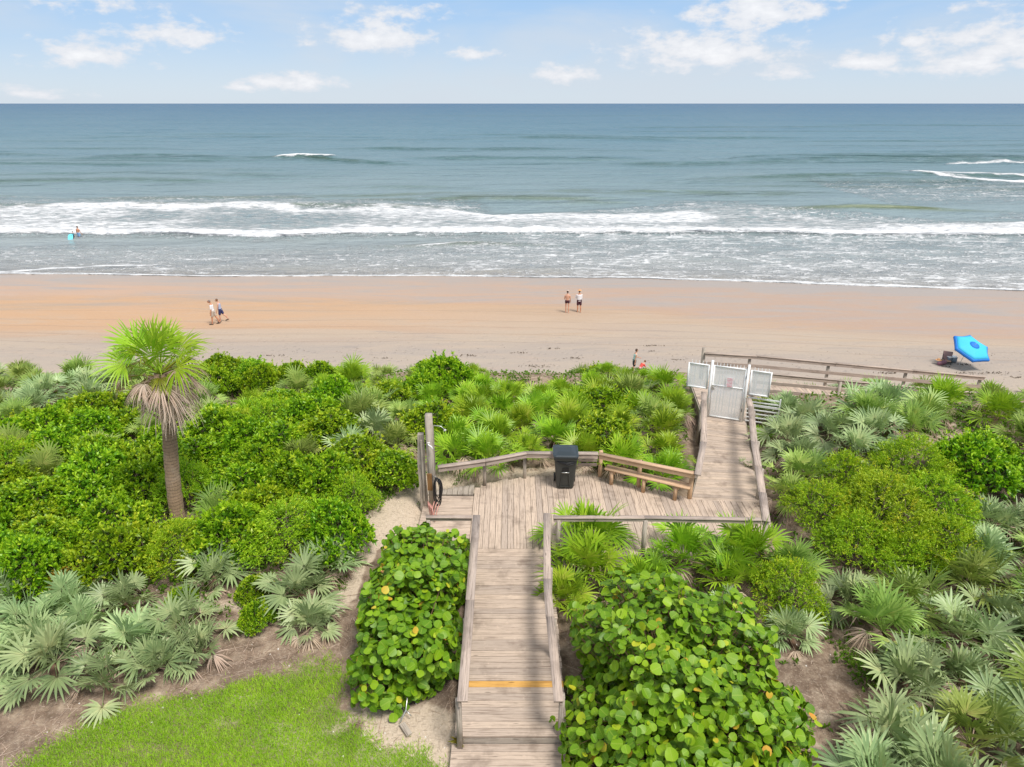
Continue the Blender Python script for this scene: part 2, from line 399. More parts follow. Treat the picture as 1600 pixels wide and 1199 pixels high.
def build_beach():
    xs = np.concatenate([np.arange(-700, -90, 12), np.arange(-90, 95, .45), np.arange(95, 700, 12)]); ys = np.arange(27, 130, .33)
    X, Y = np.meshgrid(xs, ys); Z = beach_z(X, Y)
    nx, ny = len(xs), len(ys); idx = np.arange(nx*ny).reshape(ny, nx)
    Fq = np.stack([idx[:-1, :-1], idx[:-1, 1:], idx[1:, 1:], idx[1:, :-1]], -1).reshape(-1, 4)
    d = shore(X)-Y
    wetw = 10+7*sstep(-15, 40, X)
    wet = sstep(1.15, .8, d/wetw+1.1*(fbm(X*.035, Y*.13, 71, 4)-.5))
    T = NT('beach_sand'); p = genpos(T)
    d_ = T.attr('dist'); wt = T.attr('wet')
    nb = T.noise(T.mapping(p, (.05, .27, 1)), 1.0, 6, .62, 1.1); nm = T.noise(T.mapping(p, (.35, 1.3, 1)), 1.0, 5, .6, .4); nf = T.noise(p, 9, 6, .7)
    dry = T.ramp(T.math('ADD', T.math('MULTIPLY', d_, 1/30.0), T.math('MULTIPLY', T.math('SUBTRACT', nb, .5), 1.0)), [(.15, (.385, .275, .195)), (.40, (.41, .305, .22)), (.56, (.415, .34, .27)), (.76, (.355, .305, .265)), (1, (.41, .345, .28))])
    wetc = T.ramp(nb, [(.30, (.29, .265, .245)), (.43, (.36, .28, .22)), (.54, (.41, .26, .16)), (.64, (.36, .275, .225)), (.78, (.30, .27, .25))])
    c = T.mix(wt, dry, wetc)
    c = T.mix(T.math('MULTIPLY', T.math('MULTIPLY', T.attr('warm'), T.smooth(nb, .35, .6)), T.math('SUBTRACT', 1.0, T.smooth(d_, 17, 23))), c, (.50, .30, .165))
    c = T.mix(T.math('MULTIPLY', T.smooth(nm, .5, .75), .35), c, tuple(x for x in (.44, .34, .27)))
    c = T.mix(T.math('MULTIPLY', T.smooth(nf, .45, .75), .25), c, (.52, .43, .34))
    c = T.mix(T.math('MULTIPLY', T.math('SUBTRACT', 1.0, T.smooth(T.math('ADD', d_, T.math('MULTIPLY', nb, 6.0)), 4.0, 8.5)), .7), c, (.33, .285, .245))
    # greyish shell hash streaks towards the dune
    sh = T.math('MULTIPLY', T.smooth(T.noise(T.mapping(p, (.25, 1.9, 1)), 1.0, 6, .7, .8), .56, .7), T.smooth(d_, 15, 21))
    c = T.mix(T.math('MULTIPLY', sh, .55), c, (.27, .24, .225))
    # thin dark drift lines and wheel tracks running along the beach
    sx = T.n('ShaderNodeSeparateXYZ'); T.set(sx.inputs[0], p)
    wob = T.math('ADD', d_, T.math('MULTIPLY', T.noise(T.mapping(p, (.05, .05, 1)), 1.0, 3), 2.2))
    tr = 0
    for k, (y0, w) in enumerate(((16.8, .11), (18.5, .11), (20.2, .1), (22.0, .1), (14.1, .08))):
        ln = T.math('SUBTRACT', 1.0, T.smooth(T.math('ABSOLUTE', T.math('SUBTRACT', wob, y0)), w*.4, w*1.3))
        tr = ln if k == 0 else T.math('MAXIMUM', tr, ln)
    c = T.mix(T.math('MULTIPLY', T.math('MULTIPLY', tr, T.smooth(nm, .3, .6)), .28), c, (.36, .26, .19))
    foot = T.n('ShaderNodeTexVoronoi', ins={'Scale': 1.7}); T.set(foot.inputs['Vector'], p)
    fd = T.math('MULTIPLY', T.math('SUBTRACT', 1.0, T.smooth(foot.outputs[0], .1, .3)), T.smooth(d_, 15, 24))
    h = T.math('SUBTRACT', T.math('ADD', T.math('MULTIPLY', nf, .4), nm), T.math('ADD', T.math('MULTIPLY', fd, .7), T.math('MULTIPLY', tr, .5)))
    rough = T.math('MULTIPLY_ADD', wt, -.62, .92)
    rough = T.math('ADD', rough, T.math('MULTIPLY', nm, .12))
    m = T.out(T.principled(c, rough, T.bump(h, T.math('MULTIPLY_ADD', wt, -.4, .55), .15), Specular_IOR_Level=T.math('MULTIPLY_ADD', wt, .35, .2)))
    o = mesh_obj('beach', np.stack([X, Y, Z], -1).reshape(-1, 3), Fq, m, smooth=True, attrs={'dist': d.ravel(), 'wet': wet.ravel(), 'warm': (.75*sstep(22, -25, X)).ravel()})
    tag(o, kind='structure')
build_beach()

# ------------------------------------------------------------------ sea
def build_sea():
    vs = np.concatenate([np.arange(475, 300, -.55), np.arange(300, 166, -.4), np.array([165.5, 165, 164.5, 164, 163.5])])
    Yr = np.array([at(800, v, SEA)[1] for v in vs])
    Yr = np.concatenate([Yr[Yr < 12000], [20000, 60000, 150000]])
    s = np.concatenate([[-6, -3, -1.8], np.linspace(-1.15, 1.15, 760), [1.8, 3, 6]])
    Y = np.repeat(Yr[:, None], len(s), 1); X = s[None, :]*Yr[:, None]*1.0
    ys_ = shore(X)
    def line(pts): 
        w = [at(u, v, SEA) for u, v in pts]; return np.interp(X, [p[0] for p in w], [p[1] for p in w]), w[0][0], w[-1][0]
    def ends(x0, x1, fade): return sstep(x0-fade, x0+fade, X)*sstep(x1+fade, x1-fade, X)
    wig = (fbm(X*.07, Y*.02, 101, 4)-.5)
    wig2 = (fbm(X*.5, Y*.3, 103, 4)-.5)
    Z = np.zeros_like(X); foam = np.zeros_like(X); lace = np.zeros_like(X); green = np.zeros_like(X)
    far = sstep(70, 110, Y)*sstep(2500, 500, Y)
    # broad swell
    for k, (wl, am, sd) in enumerate(((46, .22, 1), (27, .15, 2), (15, .09, 3), (8.5, .05, 4))):
        ph = Y/wl*2*math.pi+7*fbm(X*.012*(k+1), Y*.004*(k+1), 200+sd, 3)
        env = .25+1.5*fbm(X*.02*(k+1), Y*.03, 230+sd, 3)**2
        Z += am*env*far*(np.sin(ph)+.3*np.sin(2*ph+.6))
    # named swells and breakers surveyed from the photograph
    def swell(pts, h, wfr, wbk, g=.6):
        nonlocal Z, green
        y0, x0, x1 = line(pts); e = ends(x0, x1, 5+abs(y0.mean())*.05)
        d = Y-y0+wig*y0*.02
        Z = Z+h*e*np.where(d < 0, np.exp(-(d/wfr)**2), np.exp(-(d/wbk)**2))
        green = np.maximum(green, g*e*np.exp(-((d+wfr*.55)/(wfr*.6))**2))  # mask of the swell front faces, whose shade goes into the water colour
    swell([(-300, 241), (0, 242), (90, 244)], .8, 5, 12)
    swell([(150, 250), (260, 249), (385, 252)], .8, 5, 12)
    swell([(400, 250), (480, 249), (620, 257)], .9, 4, 11, .9)
    swell([(-200, 287), (60, 284), (200, 281), (340, 284)], .7, 4, 9)
    swell([(150, 312), (400, 309), (760, 306)], .35, 3, 6)
    swell([(780, 216), (900, 217), (1050, 220)], .9, 8, 16)
    swell([(960, 258), (1150, 257), (1300, 252), (1700, 253)], .75, 5, 10)
    swell([(1100, 281), (1260, 281), (1400, 279), (1800, 277)], .7, 4, 9, .8)
    swell([(560, 314), (800, 312), (960, 316)], .3, 3, 5, .6)
    swell([(1240, 330), (1340, 328), (1440, 330), (1500, 332)], .5, 1.8, 4, 1.1)
    swell([(640, 385), (740, 381), (860, 384)], .2, 1.2, 3)
    swell([(-300, 326), (300, 323), (700, 324)], .45, 2.0, 6)
    rs = random.Random(17)
    for k in range(46):
        v0 = rs.uniform(178, 318); u0 = rs.uniform(-250, 1750); hw = rs.uniform(60, 260); sc_ = (v0-163)/150
        swell([(u0-hw, v0+rs.uniform(-1.5, 1.5)*sc_), (u0, v0), (u0+hw, v0+rs.uniform(-1.5, 1.5)*sc_)], rs.uniform(.25, .55), 3.0/sc_**.7, 7.0/sc_**.7, rs.uniform(.2, .7))
    # main breaker band
    yb, _, _ = line([(-900, 366), (0, 368), (200, 371), (420, 372), (560, 368), (800, 366), (1000, 366), (1200, 368), (1400, 371), (1590, 368), (2300, 366)])
    yt, _, _ = line([(-900, 335), (0, 329), (100, 324), (400, 322), (700, 324), (770, 334), (860, 328), (1000, 330), (1150, 328), (1250, 336), (1400, 344), (1600, 350), (2300, 345)])
    yb = yb+wig2*1.3+wig*3; yt = yt+wig*10+wig2*2
    d = Y-yb; t = (Y-yb)/np.maximum(yt-yb, 3)
    inside = sstep(-.15, .15, d)*sstep(1.15, .85, t)
    dens = .76+.12*sstep(-5, 15, X)+.55*np.exp(-(d/4.6)**2)+.5*np.exp(-((t-.93)/.12)**2)*sstep(8, -6, X)*sstep(-95, -40, X)
    dens -= .30*sstep(.45, .7, fbm(X*.06, Y*.1, 301, 3))*sstep(.1, .3, t)
    foam = np.maximum(foam, inside*dens)
    Z += .38*np.exp(-((d-.8)/1.1)**2)*(.6+.8*fbm(X*.2, Y*.1, 311, 2))+.25*inside*fbm(X*.6, Y*.6, 313, 3)
    # secondary foam line just below on the right
    def fline(pts, w, st, hz=.1, fade=3):
        nonlocal foam, Z
        y0, x0, x1 = line(pts); e = ends(x0, x1, fade)
        dd = Y-(y0+wig2*w*1.2+wig*2)
        foam = np.maximum(foam, st*e*np.where(dd < 0, np.exp(-(dd/(w*.45))**2), np.exp(-(dd/w)**2)))
        Z = Z+hz*e*np.exp(-(dd/w)**2)
    fline([(-200, 428), (0, 428), (120, 421), (265, 415)], .9, .95, .12)
    fline([(395, 411), (500, 402)], .6, .75, .1)
    fline([(640, 386), (735, 380)], .7, .85, .12)
    fline([(1430, 376), (1620, 381), (1900, 384)], .8, .85, .1)
    fline([(432, 250), (470, 249), (525, 250)], 4.0, 1.15, .5, 2)
    fline([(1480, 257), (1600, 256), (1800, 256)], 2.4, .9, .3, 3)
    fline([(1425, 278), (1500, 285), (1600, 289), (1850, 292)], 6.0, 1.2, .5, 3)
    fline([(1400, 276), (1600, 279), (1850, 280)], 3.4, .9, .2, 3)
    fline([(0, 312), (60, 310), (95, 312)], 1.2, .55, 0)
    fline([(150, 318), (420, 316), (700, 312)], 1.6, .35, 0)
    # swash edge
    de = Y-(ys_+wig*1.2+.5*(fbm(X*.25, Y*0, 331, 3)-.5))
    foam = np.maximum(foam, 1.0*np.exp(-((de-.25)/(.38+.5*sstep(0, 30, X)))**2))
    foam = np.maximum(foam, .62*np.exp(-((de-2.6-2*wig)/.8)**2)*sstep(-5, 10, X))
    # lace between swash and breaker band, and seaward of it
    zone = sstep(.0, 1.0, de)*sstep(1.5, -.5, d)
    la = .30+.50*sstep(-14, 5, X)+.25*(fbm(X*.06, Y*.15, 341, 3)-.5)
    la -= .35*np.exp(-((Y-yb+4)/3)**2)*sstep(10, -10, X)
    lace = zone*np.clip(la, 0, 1)
    lace = np.maximum(lace, .55*sstep(1.7, 1.0, t)*sstep(.8, 1.0, t)*sstep(.4, .6, fbm(X*.04, Y*.05, 351, 3)))
    lace = np.maximum(lace, .4*(X > 60)*np.exp(-((Y-at(1500, 300, SEA)[1])/14)**2))
    dep = np.clip((Y-ys_), 0, 1e9)
    zz = SEA+Z*sstep(0, 5, dep)+.02
    # thin swash film rides up on the sand
    zz = np.where(de < 0, SEA-.35, zz)
    zz = np.where((de >= 0) & (de < 1.2), np.maximum(zz, SEA+.05), zz)
    ny, nx = X.shape; idx = np.arange(nx*ny).reshape(ny, nx)
    Fq = np.stack([idx[:-1, :-1], idx[:-1, 1:], idx[1:, 1:], idx[1:, :-1]], -1).reshape(-1, 4)
    T = NT('sea_water'); p = genpos(T)
    fo = T.attr('foam'); lc = T.attr('lace'); gr = T.attr('green'); dp = T.attr('depth')
    lg = T.math('LOGARITHM', T.math('MAXIMUM', dp, 1.0), 10.0)
    big = T.noise(T.mapping(p, (.006, .012, 1)), 1.0, 4, .6, .5)
    fb = T.noise(T.mapping(p, (.16, .35, 1)), 1.0, 4, .6)
    f = T.math('ADD', T.math('DIVIDE', lg, 4.2), T.math('MULTIPLY', T.math('SUBTRACT', big, .5), .16))
    body = T.ramp(f, [(.0, (.33, .31, .28)), (.22, (.33, .36, .36)), (.36, (.245, .315, .33)), (.46, (.165, .25, .275)), (.58, (.11, .21, .26)), (.78, (.050, .138, .22)), (1, (.022, .095, .19))])
    body = T.mix(T.math('MULTIPLY', T.math('MULTIPLY', gr, T.smooth(fb, .25, .55)), 1.15, clamp=True), body, T.mix(T.smooth(lg, 1.6, 2.1), (.13, .17, .095), (.045, .115, .105)))  # weaker sky reflection on swell fronts, painted as darker green water
    body = T.mix(T.math('MULTIPLY', T.smooth(gr, .75, 1.3), T.smooth(big, .2, .6)), body, (.34, .38, .23))
    # foam pattern
    q = T.mapping(p, (.75, 1.15, 0))
    wr = T.n('ShaderNodeTexNoise', ins={'Scale': .8, 'Detail': 3.0}); T.set(wr.inputs['Vector'], q)
    qa = T.n('ShaderNodeVectorMath', operation='MULTIPLY_ADD'); T.set(qa.inputs[0], wr.outputs['Color']); qa.inputs[1].default_value = (2.2, 2.2, 0); T.set(qa.inputs[2], q)
    v1 = T.n('ShaderNodeTexVoronoi', feature='DISTANCE_TO_EDGE', ins={'Scale': .9}); T.set(v1.inputs['Vector'], qa.outputs[0])
    v2 = T.n('ShaderNodeTexVoronoi', feature='DISTANCE_TO_EDGE', ins={'Scale': 2.3}); T.set(v2.inputs['Vector'], qa.outputs[0])
    fn = T.noise(T.mapping(p, (.55, 1.3, 1)), 1.0, 6, .68, .4)
    wdt = T.math('MULTIPLY', T.math('MULTIPLY', lc, T.smooth(fb, .3, .7)), .30)
    l1 = T.math('SUBTRACT', 1.0, T.smooth(T.math('DIVIDE', v1.outputs[0], T.math('MAXIMUM', wdt, .001)), .35, 1.1))
    l2 = T.math('MULTIPLY', T.math('SUBTRACT', 1.0, T.smooth(T.math('DIVIDE', v2.outputs[0], T.math('MAXIMUM', wdt, .001)), .3, 1.2)), .6)
    ln = T.math('MULTIPLY', T.math('MAXIMUM', l1, l2), T.smooth(lc, .02, .2))
    ln = T.math('MULTIPLY', ln, T.smooth(fn, .33, .55))
    solid = T.smooth(T.math('ADD', fo, T.math('MULTIPLY', T.math('SUBTRACT', fn, .5), 2.0)), .30, .90)
    fm = T.math('MAXIMUM', solid, T.math('MULTIPLY', ln, .8), clamp=True)
    ff = T.noise(T.mapping(p, (.9, 2.4, 1)), 1.0, 6, .7, .5)
    c = T.mix(fm, body, T.mix(T.smooth(ff, .33, .60), (.56, .59, .61), (.84, .85, .86)))
    # ripples at several sizes
    r1 = T.noise(T.mapping(p, (.35, .8, 1)), 1.0, 5, .6, .3); r2 = T.noise(T.mapping(p, (.06, .16, 1)), 1.0, 4, .6, .3); r3 = T.noise(T.mapping(p, (.012, .045, 1)), 1.0, 3, .6)
    h = T.math('ADD', T.math('MULTIPLY', r1, .5), T.math('ADD', T.math('MULTIPLY', r2, 1.6), T.math('MULTIPLY', r3, 4.0)))
    h = T.math('ADD', h, T.math('MULTIPLY', T.math('MULTIPLY', fm, fn), .3))
    nrm = T.bump(h, 1.0, 1.5)
    rough = T.math('MULTIPLY_ADD', fm, .6, .22)
    df = T.n('ShaderNodeBsdfDiffuse', ins={'Color': c, 'Normal': nrm}); gl = T.n('ShaderNodeBsdfGlossy', ins={'Roughness': rough, 'Normal': nrm})
    fr = T.n('ShaderNodeFresnel', ins={'IOR': 1.33, 'Normal': nrm})
    fac = T.math('MULTIPLY', T.math('MULTIPLY', fr.outputs[0], T.math('MULTIPLY_ADD', T.math('DIVIDE', lg, 4.2), -.45, 1.0)), T.math('SUBTRACT', 1.0, T.math('MULTIPLY', fm, .8)))
    wm = T.n('ShaderNodeMixShader'); T.set(wm.inputs[0], fac); T.set(wm.inputs[1], df.outputs[0]); T.set(wm.inputs[2], gl.outputs[0])
    m = T.out(wm.outputs[0])
    o = mesh_obj('water', np.stack([X, Y, zz], -1).reshape(-1, 3), Fq, m, smooth=True,
                 attrs={'foam': foam.ravel(), 'lace': lace.ravel(), 'green': green.ravel(), 'depth': dep.ravel()})
    tag(o, kind='structure')
build_sea()

# ------------------------------------------------------------------ plants: leaf builders
def nrm(v): return v/np.maximum(np.linalg.norm(v, axis=-1, keepdims=True), 1e-9)
class LeafMesh:
    def __init__(s): s.V = []; s.Q = []; s.T3 = []; s.t = []; s.uv = []; s.n = 0
    def add(s, V, Q=None, T3=None, t=None, uv=None):
        V = np.asarray(V, float).reshape(-1, 3)
        s.V.append(V)
        if Q is not None: s.Q.append(np.asarray(Q)+s.n)
        if T3 is not None: s.T3.append(np.asarray(T3)+s.n)
        s.t.append(np.broadcast_to(np.asarray(t, float), (len(V),))); s.uv.append(np.zeros((len(V), 2)) if uv is None else uv)
        s.n += len(V)
    def build(s, name, mat, parent=None, smooth=False):
        fl = []
        if s.Q: fl.append(np.concatenate(s.Q))
        if s.T3: fl.append(np.concatenate(s.T3))
        return mesh_obj(name, np.concatenate(s.V), fl, mat, parent, tint=np.clip(np.concatenate(s.t), 0, 1), uv=np.concatenate(s.uv), smooth=smooth)

def fan(lm, rg, hast, d, up, L, n=24, spread=2.35, w=.042, droop=.12, base_t=.45, fold=.3, tip_t=.15, jit=.06, split=.36, cup=.15):
    """a palmate fan: leaflets radiate from the hastula in the plane (d, side)"""
    d = d/np.linalg.norm(d); sd = np.cross(d, up); sd /= np.linalg.norm(sd); nn = np.cross(sd, d)
    th = np.linspace(-spread, spread, n)+rg.uniform(-jit, jit, n)
    ln = L*(1-.30*(np.abs(th)/spread)**2)*rg.uniform(.86, 1.08, n)
    dirs = d*np.cos(th)[:, None]+sd*np.sin(th)[:, None]+nn*(cup*np.abs(np.sin(th))[:, None]+rg.uniform(-.07, .07, n)[:, None])
    dirs = nrm(dirs)
    crs = nrm(np.cross(dirs, nn)); lup = nrm(np.cross(crs, dirs))
    dr = np.array([0, 0, -1.0])
    ww = w*rg.uniform(.8, 1.15, n)[:, None]
    dp = (droop*rg.uniform(.4, 1.7, n)*ln)[:, None]
    b = np.repeat(hast[None, :], n, 0)+dirs*.02
    c1 = b+dirs*(ln*split)[:, None]+dr*dp*.08; c2 = b+dirs*(ln*.72)[:, None]+dr*dp*.42; tip = b+dirs*ln[:, None]+dr*dp
    step = 2*spread/n
    w1 = np.maximum(ww, (ln*split*step*1.02)[:, None])*.5; w2 = ww*.36
    V = np.stack([b, c1-crs*w1+lup*w1*fold, c1, c1+crs*w1+lup*w1*fold, c2-crs*w2+lup*w2*fold, c2, c2+crs*w2+lup*w2*fold, tip], 1).reshape(-1, 3)
    k = np.arange(n)[:, None]*8
    Q = np.concatenate([k+np.array([[2, 5, 4, 1]]), k+np.array([[2, 3, 6, 5]])])
    T3 = np.concatenate([k+np.array([[0, 2, 1]]), k+np.array([[0, 3, 2]]), k+np.array([[4, 5, 7]]), k+np.array([[5, 6, 7]])])
    lt = rg.uniform(-.12, .12, n)[:, None]
    t = base_t+lt+np.array([[.28, .05, .0, .05, -.02, -.05, -.02, tip_t]])
    lm.add(V, Q, T3, t.ravel())

def stalk(lm, p0, p1, r0, r1, t, sag=0.0, n=4, k=4):
    p0 = np.asarray(p0, float); p1 = np.asarray(p1, float); d = p1-p0; L = np.linalg.norm(d); d = d/L
    sd = np.cross(d, [0, 0, 1.0]); 
    if np.linalg.norm(sd) < .05: sd = np.array([1.0, 0, 0])
    sd /= np.linalg.norm(sd); up = np.cross(sd, d); V = []
    for i in range(n+1):
        f = i/n; c = p0+d*L*f+np.array([0, 0, -1.0])*sag*4*f*(1-f)*-1; r = r0+(r1-r0)*f
        for j in range(k):
            a = 2*math.pi*j/k; V.append(c+sd*r*math.cos(a)+up*r*math.sin(a))
    Q = [(i*k+j, i*k+(j+1) % k, (i+1)*k+(j+1) % k, (i+1)*k+j) for i in range(n) for j in range(k)]
    lm.add(V, np.array(Q), None, t)

def palmetto_parts(seed, nfr=17, L=.46, w=.036, kind='green', dead=5, el=(8, 82), pet=(.30, .62), nl=(20, 26), wild=.15):
    rg = np.random.default_rng(seed)
    lm = LeafMesh(); dm = LeafMesh(); sm = LeafMesh()
    h0 = rg.uniform(.12, .3); cx = np.array([0, 0, h0])
    for i in range(nfr):
        az = i*2.399+rg.uniform(-.35, .35); q = (i+.5)/nfr
        e = R(el[1]-(el[1]-el[0])*q**.9+rg.uniform(-8, 8))
        dv = np.array([math.cos(az)*math.cos(e), math.sin(az)*math.cos(e), math.sin(e)])
        pl = rg.uniform(*pet)*(.75+.4*q)
        hs = cx+dv*pl
        stalk(lm, cx, hs, .011, .007, .62, n=2, k=3)
        # fan leans back from the petiole, facing the sky and outwards
        fd = nrm(dv+np.array([0, 0, .38-.62*q])+rg.uniform(-wild, wild, 3)); up = np.array([0, 0, 1.0])+.35*nrm(np.array([math.cos(az), math.sin(az), 0]))+rg.uniform(-.35, .35, 3)
        if abs(fd @ nrm(up)) > .93: up = np.array([-math.cos(az), -math.sin(az), .3])
        fan(lm, rg, hs, fd, up, L*rg.uniform(.66, 1.2), n=int(rg.integers(*nl)), w=w, base_t=.40+rg.uniform(-.22, .22)+.12*(1-q), droop=.10+.14*q, spread=rg.uniform(1.5, 2.3), cup=rg.uniform(0, .4))
    for i in range(dead):
        az = rg.uniform(0, 6.28); e = R(rg.uniform(-15, 32)); dv = np.array([math.cos(az)*math.cos(e), math.sin(az)*math.cos(e), math.sin(e)])
        hs = cx+dv*.42; stalk(dm, cx, hs, .01, .007, .5, n=2, k=3)
        fan(dm, rg, hs, nrm(dv+np.array([0, 0, -.9])), np.array([math.cos(az), math.sin(az), .3]), L*.85, n=14, w=.02, base_t=.55, droop=.5, spread=1.2, jit=.2)
    # fibrous prostrate stem
    az = rg.uniform(0, 6.28)
    stalk(sm, (-.35*math.cos(az), -.35*math.sin(az), -.1), (0, 0, h0+.04), .07, .06, .5, n=3, k=7)
    return lm, dm, sm

PROTO = {}
def palm_proto(key, n, mat, L, w, nfr, **kw):
    PROTO[key] = []
    for i in range(n):
        lm, dm, sm = palmetto_parts(hash(key) % 1 + 1000*len(PROTO)+i*7, nfr=nfr+(i % 3)*2, L=L, w=w, **kw)
        PROTO[key].append([(lm, 'fronds', mat), (dm, 'dead_fronds', LEAF_DEAD), (sm, 'stem', PALMETTO_STEM)])
palm_proto('green', 6, LEAF_GREEN, .46, .040, 18, el=(5, 85), nl=(17, 22))
palm_proto('mid', 5, LEAF_MID, .48, .042, 16, nl=(17, 22))
palm_proto('silver', 8, LEAF_SILVER, .52, .052, 14, nl=(15, 20), pet=(.25, .60), el=(0, 80), wild=.3)

# --- shrubs
def tufts(lm, rg, P, N, k, L, W, up_bias=.35, spread=.8, tint=None, along=0.0):
    """k leaves at each point P pointing round about N"""
    n = len(P)
    if n == 0: return
    P = np.repeat(P, k, 0); N = np.repeat(N, k, 0); m = len(P)
    D = nrm(N+rg.normal(0, spread, (m, 3))+np.array([0, 0, up_bias]))
    S = nrm(np.cross(D, rg.normal(0, 1, (m, 3)))); U = np.cross(S, D)
    l = L*rg.uniform(.7, 1.25, m)[:, None]; w = W*rg.uniform(.75, 1.2, m)[:, None]
    b = P+N*(rg.uniform(-1, 1, m)*along)[:, None]
    bend = np.array([0, 0, -1])*l*.12
    V = np.stack([b, b+D*l*.5-S*w*.5+U*w*.12, b+D*l+bend, b+D*l*.5+S*w*.5+U*w*.12], 1).reshape(-1, 3)
    Q = np.arange(m*4).reshape(m, 4)
    t = np.repeat((np.repeat(tint, k) if tint is not None else np.full(m, .5))+rg.uniform(-.14, .14, m), 4)
    lm.add(V, Q, None, t)

def lobes(rg, rx, ry, h, n, r0, r1):
    out = [(np.array([0, 0, h*.45]), min(rx, h)*.55)]
    for i in range(n):
        a = i*2.399+rg.uniform(-.3, .3); q = math.sqrt((i+.5)/n)
        z = h*(.30+.62*(1-q**2))*rg.uniform(.85, 1.1)
        out.append((np.array([rx*.78*q*math.cos(a), ry*.78*q*math.sin(a), z*.9]), rg.uniform(r0, r1)))
    return out
def shell(rg, lb, n, keep=.86, zmin=-.02):
    C_ = np.array([c for c, r in lb]); Rr = np.array([r for c, r in lb])
    pk = rg.choice(len(lb), n, p=Rr**2/np.sum(Rr**2))
    D = nrm(rg.normal(0, 1, (n, 3))); D[:, 2] = np.where(D[:, 2] < -.3, -D[:, 2], D[:, 2])
    P = C_[pk]+D*Rr[pk][:, None]*rg.uniform(.9, 1.04, n)[:, None]*np.array([1, 1, .85])
    dist = np.linalg.norm(P[:, None]-C_[None], axis=2)/Rr[None]
    ok = (dist.min(1) > keep) & (P[:, 2] > zmin)
    return P[ok], D[ok]
def shrub_parts(seed, rx, ry, h, nl, r0, r1, npts, k, L, W, spread=.8, along=0.0, tb=.45, up=.35):
    rg = np.random.default_rng(seed); lm = LeafMesh(); sm = LeafMesh()
    lb = lobes(rg, rx, ry, h, nl, r0, r1)
    P, D = shell(rg, lb, npts)
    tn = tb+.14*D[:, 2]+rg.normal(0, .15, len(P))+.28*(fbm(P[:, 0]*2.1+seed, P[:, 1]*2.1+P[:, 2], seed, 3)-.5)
    tufts(lm, rg, P, D, k, L, W, up, spread, tn, along)
    sh_ = rg.random(len(P)) < .05      # long shoots break the outline
    for st_ in (.06, .13, .20):
        tufts(lm, rg, P[sh_]+(D[sh_]*.6+np.array([0, 0, .8]))*st_*rg.uniform(.5, 1.1, (int(sh_.sum()), 1)), D[sh_], 4, L*.9, W*.9, up+.4, spread, tn[sh_]+.12, along)
    # inner layer, so one sees leaves and twigs through the gaps
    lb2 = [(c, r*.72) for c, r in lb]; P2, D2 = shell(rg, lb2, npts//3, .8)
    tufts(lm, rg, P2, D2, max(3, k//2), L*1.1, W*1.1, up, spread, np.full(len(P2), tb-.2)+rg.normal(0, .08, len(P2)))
    for c, r in lb:
        stalk(sm, (rg.uniform(-.08, .08), rg.uniform(-.08, .08), -.1), c, .028, .010, .5, sag=.04, n=3, k=5)
        for j in range(5):
            dd = nrm(rg.normal(0, 1, 3)); dd[2] = abs(dd[2]); stalk(sm, c, c+dd*r*.9, .009, .004, .5, n=1, k=3)
    return lm, sm
PROTO['shrub'] = []; PROTO['feather'] = []; PROTO['yellow'] = []
for i in range(6):
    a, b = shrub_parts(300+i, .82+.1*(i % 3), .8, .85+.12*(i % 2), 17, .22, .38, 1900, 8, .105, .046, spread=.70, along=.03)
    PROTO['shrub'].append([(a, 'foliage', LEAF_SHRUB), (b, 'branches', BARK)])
for i in range(4):
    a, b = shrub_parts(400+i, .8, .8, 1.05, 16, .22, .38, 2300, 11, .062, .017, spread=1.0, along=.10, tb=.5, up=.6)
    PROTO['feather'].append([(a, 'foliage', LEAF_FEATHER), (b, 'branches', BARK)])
a, b = shrub_parts(450, .42, .42, .6, 9, .14, .22, 700, 8, .075, .033)
PROTO['yellow'].append([(a, 'foliage', LEAF_YELLOW), (b, 'branches', BARK)])

MESHES = {}
def place(key, idx, x, y, z, s, rz, name, label, cat, group, tilt=(0, 0)):
    idx = idx % len(PROTO[key])
    t = thing(name, label, cat, (x, y, z), rz, group); t.scale = (s, s, s); t.rotation_euler = (tilt[0], tilt[1], rz)
    if key in ('shrub', 'feather'): t.scale = (s*random.uniform(.82, 1.25), s*random.uniform(.82, 1.25), s*random.uniform(.8, 1.2))
    for j, (lm, pn, mat) in enumerate(PROTO[key][idx]):
        if not lm.V: continue
        if (key, idx, j) not in MESHES:
            o = lm.build(pn, mat, t); MESHES[(key, idx, j)] = o
        else:
            o = MESHES[(key, idx, j)].copy(); C.objects.link(o); o.parent = t
    return t

